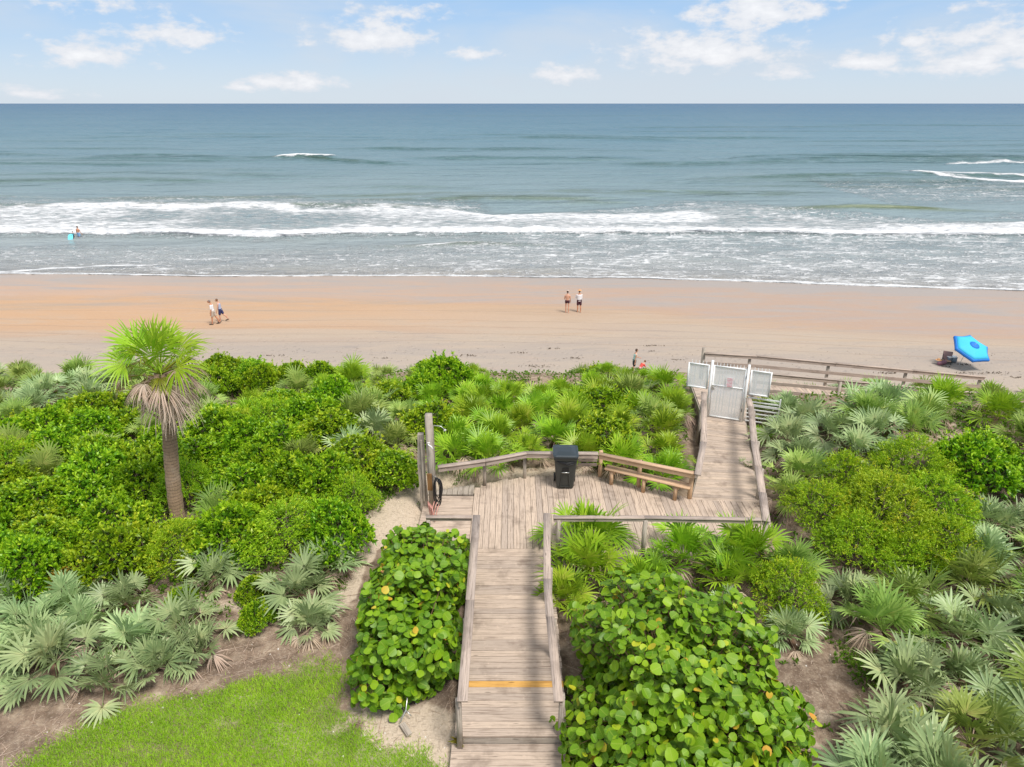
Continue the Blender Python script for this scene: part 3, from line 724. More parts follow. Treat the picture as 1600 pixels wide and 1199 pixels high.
# ------------------------------------------------------------------ where things grow (outlines surveyed from the photograph)
ZONES = [
 ('silver_left', [(-250, 950), (0, 900), (150, 905), (250, 890), (330, 872), (420, 835), (520, 868), (535, 905), (505, 950), (420, 975), (330, 990), (250, 1020), (170, 1045), (0, 1040), (-250, 1080)]),
 ('shrub_left', [(-250, 700), (0, 665), (70, 640), (200, 640), (330, 655), (420, 640), (455, 655), (520, 700), (640, 700), (652, 745), (596, 782), (565, 850), (540, 885), (520, 868), (420, 835), (330, 872), (250, 890), (150, 905), (0, 900), (-250, 950)]),
 ('shrub_beach', [(330, 552), (432, 556), (432, 606), (330, 612)]),
 ('shrub_beach', [(430, 640), (545, 640), (545, 700), (430, 700)]),
 ('shrub_beach', [(655, 562), (715, 562), (720, 610), (655, 615)]),
 ('grey_left', [(-250, 520), (330, 520), (330, 655), (200, 640), (70, 640), (0, 665), (-250, 700)]),
 ('mid_beach', [(330, 540), (655, 545), (665, 712), (640, 705), (520, 700), (455, 655), (330, 655)]),
 ('green_centre', [(655, 540), (1110, 540), (1110, 640), (1100, 730), (1080, 740), (940, 704), (820, 700), (690, 716), (660, 700)]),
 ('silver_walk', [(1188, 560), (1400, 560), (1390, 660), (1420, 705), (1300, 725), (1250, 760), (1195, 745), (1188, 640)]),
 ('green_walk', [(1195, 745), (1250, 760), (1245, 880), (1195, 880)]),
 ('bush_right', [(1512, 700), (1590, 680), (1850, 670), (1850, 800), (1600, 785), (1535, 770)]),
 ('mid_right', [(1390, 560), (1900, 560), (1900, 680), (1590, 680), (1520, 690), (1400, 690), (1390, 660)]),
 ('feather', [(1250, 760), (1300, 725), (1400, 715), (1490, 740), (1490, 820), (1450, 880), (1330, 895), (1265, 910), (1262, 975), (1215, 930), (1245, 870)]),
 ('silver_right', [(1300, 895), (1450, 880), (1490, 800), (1505, 775), (1900, 800), (1900, 1300), (1370, 1300), (1370, 1130), (1410, 1070), (1345, 985)]),
 ('green_front', [(872, 812), (960, 800), (1195, 835), (1245, 870), (1215, 930), (1120, 900), (900, 905), (872, 900)]),
]
def topline(u):
    return np.interp(u, [-300, 0, 170, 330, 420, 640, 700, 760, 800, 860, 900, 940, 1000, 1085, 1200, 1210, 1260, 1350, 1600, 1900], [550, 553, 562, 557, 566, 572, 566, 576, 588, 588, 577, 566, 573, 584, 600, 602, 600, 590, 600, 600])
def footprint(x, y, m):
    """inside (grown by m) the boards"""
    if -1.0-m < x < 1.0+m and 6 < y < 13.4: return True
    if -2.3-m < x < 6.4+m and 13.1-m < y < 16.65+m*.6:
        if x > 2.4: return y < 16.6-(x-2.4)*.52+m*.6
        return True
    if 15 < y < 22.4:
        c = 5.5+(y-15.2)*.25
        if abs(x-c) < .98+m: return True
    if x > 6.2-m and 20.6-m < y < 24.3+m and x < 8: return True
    if x > 7.5 and 22.15-m*.45 < y < 24.4+m: return True
    return False
INFO = {
 'silver_left': ('saw_palmetto', 'silver green saw palmetto in the bed between the left hedge of shrubs and the lawn', 'palmetto', 'silver palmettos beside the lawn'),
 'grey_left': ('saw_palmetto', 'grey green saw palmetto near the beach behind the tall palm', 'palmetto', 'grey green palmettos behind the palm'),
 'mid_beach': ('saw_palmetto', 'saw palmetto on the beachward slope between tall palm and shower posts', 'palmetto', 'palmettos between palm and shower posts'),
 'green_centre': ('saw_palmetto', 'bright green saw palmetto between the deck back railing and the beach', 'palmetto', 'green palmettos behind the deck'),
 'silver_walk': ('saw_palmetto', 'silvery saw palmetto just right of the white gate walkway', 'palmetto', 'silvery palmettos beside the gate walkway'),
 'green_walk': ('saw_palmetto', 'saw palmetto crowding the right railing near the deck corner', 'palmetto', 'palmettos at the deck corner'),
 'mid_right': ('saw_palmetto', 'saw palmetto below the long beach ramp railing', 'palmetto', 'palmettos below the ramp railing'),
 'silver_right': ('saw_palmetto', 'large silver green saw palmetto in the lower right thicket', 'palmetto', 'silver palmettos of the lower right thicket'),
 'green_front': ('saw_palmetto', 'green saw palmetto between deck front rail and the right seagrape bush', 'palmetto', 'green palmettos in front of the deck'),
 'shrub_left': ('glossy_shrub', 'rounded glossy green shrub in the dense mass around the palm trunk', 'shrub', 'glossy shrubs around the palm'),
 'shrub_beach': ('glossy_shrub', 'dark glossy shrub rising among palmettos near the beach', 'shrub', 'glossy shrubs among the beach palmettos'),
 'bush_right': ('glossy_shrub', 'bright green leafy bush at the right edge of the dune', 'shrub', 'bright bushes at the right edge'),
 'feather': ('feathery_shrub', 'yellow green feathery shrub in the thicket right of the deck', 'shrub', 'feathery shrubs right of the deck'),
}
SHOWN_SP = {'silver_left': .72, 'shrub_left': 1.02, 'shrub_beach': 1.1, 'grey_left': 1.2, 'mid_beach': 1.12, 'green_centre': .97, 'silver_walk': 1.0, 'green_walk': .85,
            'mid_right': 1.2, 'bush_right': .95, 'feather': .92, 'silver_right': .86, 'green_front': .78}
placed = []
def try_place(zone, x, y, key=None, s=None, force=False):
    sp = SHOWN_SP[zone]
    if not force:
        for (px, py, ps) in placed:
            if (px-x)**2+(py-y)**2 < (.5*(sp+ps))**2: return False
    placed.append((x, y, sp if not force else .7))
    r = random.random()
    if key is None:
        key = {'silver_left': 'silver', 'grey_left': 'mid' if r < .6 else 'silver', 'mid_beach': ('mid' if r < .6 else 'green') if r < .72 else 'shrub',
               'green_centre': 'green' if r < .88 else ('mid' if r < .95 else 'shrub'), 'silver_walk': 'silver' if r < .72 else 'mid', 'green_walk': 'mid' if r < .5 else 'green',
               'mid_right': 'mid' if r < .6 else 'green', 'silver_right': 'silver' if r < .66 else 'mid', 'green_front': 'green', 'shrub_left': 'shrub' if r < .86 else ('feather' if r < .92 else 'mid'), 'shrub_beach': 'shrub',
               'bush_right': 'shrub', 'feather': 'feather'}[zone]
    name, lab, cat, grp = INFO[zone]
    if key == 'shrub' and name == 'saw_palmetto':
        name, cat = 'glossy_shrub', 'shrub'
        lab = {'mid_beach': 'glossy green shrub among the palmettos left of the shower posts', 'green_centre': 'glossy shrub among bright green palmettos behind the deck', 'silver_left': 'dark green shrub amid the silver palmettos beside the lawn'}[zone]
        grp = {'mid_beach': 'shrubs left of the shower posts', 'green_centre': 'shrubs behind the deck', 'silver_left': 'shrubs amid the silver palmettos'}[zone]
    if key == 'mid' and name == 'glossy_shrub':
        name, lab, cat, grp = 'saw_palmetto', 'grey green palmetto poking out of the glossy thicket around the palm', 'palmetto', 'palmettos poking out of the glossy thicket'
    if key == 'feather' and name == 'glossy_shrub':
        name, lab, grp = 'feathery_shrub', 'fine leaved shrub mixed into the glossy thicket around the palm', 'fine leaved shrubs near the palm'
    if s is None: s = random.uniform(.9, 1.18)*{'silver_left': .93, 'green_front': 1.16, 'silver_right': 1.05, 'bush_right': 1.15, 'shrub_left': 1.02}.get(zone, 1.08)
    if key == 'shrub' and zone in ('mid_beach', 'green_centre'): s *= .95
    place(key, random.randrange(8), x, y, gz(x, y)-.03, s, random.uniform(0, 6.28), name, lab, cat, grp, tilt=(random.uniform(-.12, .12), random.uniform(-.12, .12)))
    return True

# singled-out plants first
def single(zone, u, v, key, s, label, group=None, name=None, cat=None, zo=.45, idx=0, rz=0.0):
    x, y = at(u, v, -.3+zo); x, y = at(u, v, gz(x, y)+zo)
    placed.append((x, y, .9))
    n0, _, c0, _ = INFO[zone]
    return place(key, idx, x, y, gz(x, y)-.03, s, rz, name or n0, label, cat or c0, group)
single('silver_left', 465, 915, 'silver', 1.12, 'silver saw palmetto at the right end of its bed, beside the sand path', idx=0)
single('silver_left', 395, 905, 'shrub', .50, 'small dark green shrub squeezed between silver palmettos beside the lawn', name='glossy_shrub', cat='shrub', idx=1)
single('silver_left', 400, 950, 'shrub', .48, 'low dark green shrub at the dirt edge between silver palmettos', name='glossy_shrub', cat='shrub', idx=3)
single('silver_left', 278, 915, 'shrub', .36, 'little green shrub amid the silver palmettos left of centre', name='glossy_shrub', cat='shrub', idx=2)
single('silver_left', 106, 898, 'yellow', .95, 'small yellow orange shrub behind the silver palmettos', name='yellowing_shrub', cat='shrub')
single('silver_left', 205, 990, 'silver', 1.05, 'silver palmetto sprawling furthest out over the brown dirt toward the lawn', idx=3, rz=2.0)
single('mid_beach', 322, 668, 'mid', 1.05, 'lone grey green palmetto rising from the shrubs right of the palm trunk', idx=1)
single('mid_beach', 590, 668, 'silver', 1.15, 'pale silver palmetto just left of the shower posts', idx=3, rz=2)
single('mid_beach', 545, 690, 'silver', .95, 'silver palmetto leaning over the shrubs, second left of the shower posts', idx=4, rz=3)
single('green_front', 922, 838, 'green', 1.45, 'large bright green palmetto leaning over the front rail beside the walk', idx=0)
single('green_front', 880, 918, 'green', .95, 'green palmetto pushing fronds through the right handrail of the walk', idx=1, rz=.5)
single('green_front', 1130, 935, 'silver', .72, 'pale silver palmetto peeking over the back of the right seagrape bush', idx=1)
single('silver_right', 1235, 975, 'silver', .80, 'lone silver palmetto beside the bare litter patch right of the seagrape', idx=2, rz=1)
single('green_front', 1165, 862, 'green', 1.3, 'tall green palmetto at the deck front corner with a brown stem', idx=2, rz=2)
single('mid_right', 1135+55, 672, 'green', .62, 'small green palmetto pushing under the right rail near the gate', idx=3)
single('silver_walk', 1172, 718, 'silver', .5, 'small silver palmetto poking onto the gate walkway boards', idx=4)

placed.append((-8.55, 14.0, .9)); place('shrub', 2, -8.5, 13.95, gz(-8.5, 13.95)-.05, .72, 1.0, 'glossy_shrub', 'low glossy shrub right in front of the palm trunk', 'shrub', None)
# random fill of every zone, in world space
cand = [(random.uniform(-26, 27), random.uniform(7.0, 33)) for _ in range(26000)]
cand.sort(key=lambda p: p[1])
random.shuffle(cand)
pathw = PATH
for x, y in cand:
    g = gz(x, y)
    u, v = pj(x, y, g+.55)
    if not (-70 < u < 1670 and 520 < v < 1250): continue
    ut, vt = pj(x, y, g+1.05)
    if vt < float(topline(u)): continue
    z = None
    for zn, poly in ZONES:
        if inpoly([u], [v], poly)[0]: z = zn; break
    if z is None: continue
    mgn = {'green_centre': .45, 'silver_walk': .4, 'green_walk': .35, 'green_front': .3}.get(z, .6)
    if footprint(x, y, mgn): continue
    if inpoly([x], [y], PATH)[0]: continue
    try_place(z, x, y)

for x, y in cand:                      # smaller plants thin out over the seaward lip of the dune
    if y < 22.5 or x > 6.2: continue
    g = gz(x, y); u, v = pj(x, y, g+.35)
    if not (-60 < u < 1100) or pj(x, y, g+.62)[1] < float(topline(u)) or footprint(x, y, .3): continue
    for zn, poly in ZONES:
        if inpoly([u], [v], poly)[0]: try_place(zn, x, y, s=random.uniform(.5, .72)); break

# ------------------------------------------------------------------ sea grapes: two individual bushes
def seagrape(name, label, box, h, n, seed, group=None, twigs=60, dome=1.0, leaf=.093):
    rg = np.random.default_rng(seed); x0, x1, y0, y1 = box
    cx, cy = (x0+x1)/2, (y0+y1)/2; rx, ry = (x1-x0)/2, (y1-y0)/2
    base = gz(cx, cy)
    t = thing(name, label, 'seagrape bush', (cx, cy, base), 0, group)
    lm = LeafMesh(); sm = LeafMesh()
    P = []; N = []
    while len(P) < n:
        d = nrm(rg.normal(0, 1, 3)); d[2] = abs(d[2])
        p_ = 3.3 if dome < .9 else 2.5
        k = (abs(d[0])**p_+abs(d[1])**p_+(d[2]**p_))**(-1/p_)
        q = d*k*np.array([rx, ry, h])
        bmp = 1+.30*(fbm(q[0]*1.5+9, q[1]*1.5+q[2]*1.7, seed, 3)-.5)*2
        dep = rg.choice([1.05, .96, .86, .72], p=[.28, .30, .24, .18])*rg.uniform(.97, 1.05)
        q = q*bmp*dep
        if q[2] < .05: continue
        nn = nrm(np.array([np.sign(q[0])*abs(q[0]/rx)**(p_-1)/rx, np.sign(q[1])*abs(q[1]/ry)**(p_-1)/ry, (abs(q[2])/h)**(p_-1)/h]))
        P.append(q); N.append(nn)
    P = np.array(P); N = np.array(N)
    D = nrm(N*.8+np.array([0, -.15, .55])+rg.normal(0, .62, (n, 3)))
    r = leaf*rg.uniform(.62, 1.25, n); old = rg.random(n); r = np.where(old > .93, r*.78, r)
    S = nrm(np.cross(D, rg.normal(0, 1, (n, 3)))); U = np.cross(D, S)
    K = 10; ang = np.arange(K)*2*math.pi/K
    rad = np.ones((n, K))*r[:, None]*(1+.05*np.sin(ang*3+rg.uniform(0, 6, (n, 1)))); rad[:, 7] *= .86   # notch at the stalk
    cup = rg.uniform(.02, .32, n)
    ring = P[:, None]+rad[..., None]*(S[:, None]*np.cos(ang)[None, :, None]+U[:, None]*np.sin(ang)[None, :, None])
    ring = ring+D[:, None]*(rad*cup[:, None]*(.35+.65*np.cos(ang*1+0.0)[None]**2))[..., None]+D[:, None]*(rad*.08*np.sin(ang*2+rg.uniform(0, 6, (n, 1))))[..., None]
    V = np.concatenate([P[:, None], ring], 1).reshape(-1, 3)
    k = np.arange(n)[:, None]*(K+1); T3 = np.concatenate([k+np.array([[0, 1+j, 1+(j+1) % K]]) for j in range(K)])
    tt = rg.normal(.46, .13, n)+.18*(fbm(P[:, 0]*.9, P[:, 1]*.9, seed+5, 3)-.5); tt = np.where(old > .978, rg.uniform(.9, 1.0, n), tt); tt = np.where((old > .91) & (old < .978), rg.uniform(.74, .88, n), tt); tt = np.minimum(tt, np.where(old > .91, 1, .76))
    uvr = np.concatenate([np.zeros((1, 2)), np.stack([np.cos(ang), np.sin(ang)], 1)], 0)
    lm.add(V, None, T3, np.repeat(tt, K+1), np.tile(uvr, (n, 1)))
    lm.build('foliage', LEAF_GRAPE, t, smooth=True)
    # twigs run from the roots to the leaves
    for i in range(twigs):
        q = P[rg.integers(n)]; rt = np.array([rg.uniform(-.5, .5)*rx, rg.uniform(-.6, .6)*ry, -.1]); midp = (rt+q)/2+np.array([0, 0, .15])
        stalk(sm, rt, midp, .022, .014, .5, n=2, k=5); stalk(sm, midp, q*.985, .014, .005, .5, n=2, k=4)
    for i in range(0, n, 3):
        stalk(sm, P[i]*np.array([.86, .86, .86]), P[i], .006, .004, .5, n=1, k=3)
    sm.build('branches', mat_plain('seagrape_stem', (.22, .12, .075), .8), t)
    return t
seagrape('seagrape_hedge', 'boxy seagrape hedge with round leaves along the left of the walk', (-2.86, -1.02, 8.85, 13.0), 1.42, 3700, 61, dome=.5, twigs=80, leaf=.080)
seagrape('seagrape_bush', 'big domed seagrape bush with round leaves right of the walk', (1.10, 4.50, 6.3, 10.7), 1.92, 6600, 62, dome=1.0, twigs=150, leaf=.079)

# ------------------------------------------------------------------ sabal palm
def sabal():
    bx, by = -8.62, 14.95; gb = gz(bx, by)
    t = thing('cabbage_palm', 'tall cabbage palm with green fans above hanging dead fronds', 'palm tree', (bx, by, gb))
    mb = MB(); pts = []; rr = []
    H = 3.72-gb
    for i in range(34):
        f = i/33; z = -.3+f*(H+.3)
        pts.append((.33*min(1, f*1.25)**1.2-.03*math.sin(f*5), 0, z)); rr.append((.185-.03*f)*(1+.03*((i % 2)*2-1)+.03*math.sin(i*1.7)))
    mb.tube(pts, rr, 18, tint=.5); mb.build('trunk', TRUNK, t, smooth=True)
    top = np.array([.34, 0, H]); rg = np.random.default_rng(77)
    bm_ = LeafMesh()
    for i in range(44):
        a = i*2.399; z = H-1.35+1.3*(i/44); e = R(40+10*rg.random())
        p0 = np.array([.34+.15*math.cos(a), .17*math.sin(a), z]); stalk(bm_, p0, p0+np.array([math.cos(a)*math.cos(e), math.sin(a)*math.cos(e), math.sin(e)])*.34, .035, .014, rg.uniform(.2, .6), n=2, k=4)
    bm_.build('leaf_bases', LEAF_DEAD, t)
    for i in range(14):
        lm = LeafMesh(); az = i*2.399+rg.uniform(-.2, .2); q = (i+.5)/14
        e = R(84-62*q**1.0+rg.uniform(-5, 5)); dv = np.array([math.cos(az)*math.cos(e), math.sin(az)*math.cos(e), math.sin(e)])
        hs = top+dv*rg.uniform(.45, .75)*(1+.2*q)
        stalk(lm, top, hs, .022, .012, .6, n=3, k=4)
        fd = nrm(dv+np.array([0, 0, -.05-.25*q])); up = np.array([-math.cos(az)*.5, -math.sin(az)*.5-.55, .7])
        fan(lm, rg, hs, fd, up, .84*rg.uniform(.85, 1.12), n=28, spread=1.75, w=.044, droop=.06+.26*q, base_t=.63-.28*q+rg.uniform(-.1, .1), cup=.25, split=.42)
        lm.build('green_frond', LEAF_GREEN if i else LEAF_GREEN, t)
    for i in range(32):
        lm = LeafMesh(); az = i*2.399+.4+rg.uniform(-.25, .25); q = (i+.5)/32
        e = R(30-60*q+rg.uniform(-14, 14)); dv = np.array([math.cos(az)*math.cos(e), math.sin(az)*math.cos(e), math.sin(e)])
        o0 = top+np.array([0, 0, -.05-.35*q]); hs = o0+dv*rg.uniform(.55, 1.0)*(1-.5*q)
        stalk(lm, o0, hs, .02, .012, .5, n=3, k=4, sag=.06)
        fd = nrm(dv*.75+np.array([0, 0, -.45-.4*q])); up = np.array([math.cos(az), math.sin(az), .35])
        bt = .62 if q > .22 else .45
        fan(lm, rg, hs, fd, up, .52*rg.uniform(.65, 1.15), n=24, spread=rg.uniform(1.0, 1.7), w=.03, droop=.5, base_t=bt+rg.uniform(-.15, .15), cup=.1, jit=.12, tip_t=.3)
        lm.build('dead_frond', LEAF_DEAD if q > .16 else LEAF_YELLOW, t)
sabal()

# ------------------------------------------------------------------ lawn, ground cover, litter (nobody could count them)
def scatter_world(n, xr, yr, test):
    x = rng.uniform(*xr, n); y = rng.uniform(*yr, n); k = test(x, y); return x[k], y[k]
def lawn():
    def ok(x, y):
        n = (fbm(x*.9, y*.9, 31, 4)-.5)*1.5+(fbm(x*4, y*4, 33, 3)-.5)*.5; inside = inpoly(x+n+rng.normal(0, .16, len(x)), y+n+rng.normal(0, .16, len(x)), LAWN)
        # thin towards the bare left and upper edges
        dn = fbm(x*2.2, y*2.2, 45, 4); u = 800+F*x/((y)*math.cos(PITCH)+9.88*math.sin(PITCH))
        thin = sstep(.28, .62, dn+sstep(40, 420, u)*.28+sstep(10.2, 9.0, y)*.12-.08)
        return inside & (rng.random(len(x)) < thin)
    x, y = scatter_world(260000, (-9.5, -.9), (6.2, 10.9), ok)
    n = len(x); z = ground_z(x, y)
    h = rng.uniform(.025, .06, n)*(1+.5*(fbm(x*3, y*3, 47, 3)-.4)); a = rng.uniform(0, 6.28, n); ln = rng.uniform(.2, 1.3, n)*h; w = rng.uniform(.003, .007, n)
    dx, dy = np.cos(a), np.sin(a)
    b1 = np.stack([x-dy*w, y+dx*w, z-.004], -1); b2 = np.stack([x+dy*w, y-dx*w, z-.004], -1); tp = np.stack([x+dx*ln, y+dy*ln, z+h], -1)
    V = np.stack([b1, b2, tp], 1).reshape(-1, 3); T3 = np.arange(n*3).reshape(n, 3)
    tn = .45+.55*(fbm(x*1.4, y*1.4, 49, 4)-.5)+rng.normal(0, .14, n)
    o = mesh_obj('lawn_grass', V, T3, LEAF_GRASS, tint=np.clip(np.repeat(tn, 3), 0, 1))
    tag(o, 'bright green mown lawn grass at the lower left', 'grass', kind='stuff')
lawn()

def cover():
    def ok(x, y):
        z = ground_z(x, y)+.15; w = y*math.cos(PITCH)+(HC-z)*math.sin(PITCH); up = y*math.sin(PITCH)+(z-HC)*math.cos(PITCH)
        u = 800+F*x/w; v = 599.5-F*up/w
        m = np.zeros(len(x), bool)
        for zn, poly in ZONES: m |= inpoly(u, v, poly)
        fp = ((x > 7) & (y > 22.0)) | (y > 26.2+1.6*fbm(x*.5, y*.5, 88, 3)) | ((np.abs(x) < 1.0) & (y < 13.3)) | ((x > -2.3) & (x < 6.4) & (y > 13.1) & (y < 16.6-np.maximum(0, x-2.4)*.52)) | ((y > 15) & (y < 24) & (np.abs(x-5.5-(y-15.2)*.25) < 1.0))
        pt = inpoly(x, y, PATH)
        strip = (X0 := (x > -2.6) & (x < 2.4) & (y > 16.3) & (y < 17.5))
        dens = .35+.65*sstep(.4, .6, fbm(x*.7, y*.7, 81, 3))
        return m & ~fp & ~pt & ~strip & (rng.random(len(x)) < dens) | (~fp & ~strip & (rng.random(len(x)) < .9) & (fbm(x*1.2, y*1.2, 83, 3) > .60) & (x > 1.3) & (y > 8.5) & (y < 13) & (x < 7))
    x, y = scatter_world(60000, (-22, 23), (8.5, 31), ok)
    n = len(x); z = ground_z(x, y)+rng.uniform(0, .14, n)
    lm = LeafMesh(); tufts(lm, rng, np.stack([x, y, z], -1), np.tile([0, 0, 1.0], (n, 1)), 5, .10, .045, .4, .8, .35+.5*(fbm(x*.9, y*.9, 85, 3)-.3))
    # young vines creeping over the edge of the sand path and round the bare patches
    def edge(x, y):
        z = ground_z(x, y); w = y*math.cos(PITCH)+(HC-z)*math.sin(PITCH); up = y*math.sin(PITCH)+(z-HC)*math.cos(PITCH)
        u = 800+F*x/w; v = 599.5-F*up/w
        polys = [[(560, 790), (650, 720), (668, 745), (640, 762), (600, 790), (575, 850), (545, 885), (525, 880)], [(650, 800), (640, 790), (668, 790), (668, 812)], [(690, 740), (745, 725), (750, 745), (705, 765)],
                 [(1300, 1010), (1360, 990), (1390, 1070), (1340, 1085)], [(525, 890), (548, 900), (540, 930), (522, 920)]]
        m = np.zeros(len(x), bool)
        for q in polys: m |= inpoly(u, v, q)
        return m & (rng.random(len(x)) < sstep(.35, .6, fbm(x*2, y*2, 87, 3)))
    x, y = scatter_world(60000, (-6, 8), (8, 18), edge); n = len(x)
    tufts(lm, rng, np.stack([x, y, ground_z(x, y)+rng.uniform(0, .12, n)], -1), np.tile([0, 0, 1.0], (n, 1)), 6, .055, .022, .5, .8, .5+.4*(fbm(x*2, y*2, 89, 3)-.5))
    o = lm.build('ground_cover', LEAF_VINE); tag(o, 'low green vines and seedlings covering the dune between plants', 'ground cover', kind='stuff')
cover()

def litter():
    lm = LeafMesh()
    def ok(x, y):
        fp = ((np.abs(x) < 1.05) & (y < 13.3)) | ((x > -2.3) & (x < 6.4) & (y > 13.1) & (y < 16.7-np.maximum(0, x-2.4)*.52)) | ((y > 15) & (y < 24) & (np.abs(x-5.5-(y-15.2)*.25) < 1.0))
        n = (fbm(x*.9, y*.9, 31, 4)-.5)
        return ~fp & ~inpoly(x, y, PATH) & ~inpoly(x+n, y+n, LAWN) & (rng.random(len(x)) < .15+.85*sstep(.4, .62, fbm(x*1.1, y*1.1, 91, 3)))
    x, y = scatter_world(26000, (-10, 13), (6.3, 18), ok); n = len(x)
    P = np.stack([x, y, ground_z(x, y)+.012], -1); a = rng.uniform(0, 3.14, n)
    D = np.stack([np.cos(a), np.sin(a), rng.uniform(-.05, .12, n)], -1); S = np.stack([-np.sin(a), np.cos(a), 0*a], -1)
    l = rng.gamma(2, .045, n)[:, None]; w = rng.uniform(.002, .006, n)[:, None]
    V = np.stack([P-D*l-S*w, P-D*l+S*w, P+D*l+S*w*.4, P+D*l-S*w*.4], 1).reshape(-1, 3)
    lm.add(V, np.arange(n*4).reshape(n, 4), None, np.repeat(rng.beta(1.6, 1.6, n), 4))
    o = lm.build('leaf_litter', LEAF_DEAD); tag(o, 'dry straw and twigs strewn on the bare brown ground', 'litter', kind='stuff')
    # shell bits
    mb = MB(); rg = random.Random(4)
    for _ in range(150):
        if rg.random() < .6: x, y = rg.uniform(-8, -1.1), rg.uniform(7.6, 12.5)
        else: x, y = rg.uniform(1.1, 9), rg.uniform(7, 11)
        s = rg.uniform(.006, .022); z = gz(x, y)+s*.4
        mb.hexa([(x-s, y-s*.6, z-s), (x+s, y-s, z-s), (x+s*.7, y+s, z-s), (x-s, y+s*.8, z-s)], [(x-s*.5, y-s*.3, z+s*.5), (x+s*.6, y-s*.4, z+s*.3), (x+s*.3, y+s*.5, z+s*.6), (x-s*.6, y+s*.3, z+s*.2)], .5)
    o = mb.build('shell_bits', mat_plain('bleached_shell', (.74, .70, .64), .6)); tag(o, 'bleached white shell bits scattered on the dirt', 'shells', kind='stuff')
litter()

def wrack():
    lm = LeafMesh(); rg = np.random.default_rng(5)
    spots = [(1022, 540, .35), (1018, 549, .12), (812, 552, .25), (730, 556, .4), (425, 556, .3), (865, 545, .2), (1508, 570, .25), (1478, 573, .15), (1512, 584, .5), (1550, 583, .4), (1455, 588, .2), (600, 560, .2), (1380, 583, .3), (1395, 584, .2), (840, 573, .5), (1590, 590, .3), (900, 560, .3), (1060, 562, .2)]
    for (u, v, w) in spots:
        x, y = at(u, v, -4.2); x, y = at(u, v, bz(x, y)); n = int(55*w)
        xx = x+rg.normal(0, w*1.1, n); yy = y+rg.normal(0, w*.22, n)
        tufts(lm, rg, np.stack([xx, yy, beach_z(xx, yy)+.02], -1), np.tile([0, 0, .3], (n, 1)), 4, .085, .035, .1, 1.0, np.full(n, .12))
    xx = rg.uniform(-25, 35, 900); yy = rg.uniform(33.5, 40, 900); k = rg.random(900) < sstep(.5, .7, fbm(xx*.3, yy*1.2, 93, 3)); xx = xx[k]; yy = yy[k]; n = len(xx)
    tufts(lm, rg, np.stack([xx, yy, beach_z(xx, yy)+.01], -1), np.tile([0, 0, .2], (n, 1)), 2, .07, .03, .05, 1.0, np.full(n, .2))
    o = lm.build('seaweed_wrack', mat_leaf('dry_seaweed', [(0, (.12, .085, .06)), (1, (.22, .16, .11))], .8, .05, 0)); tag(o, 'dark dried seaweed scraps on the upper beach', 'seaweed', kind='stuff')
wrack()

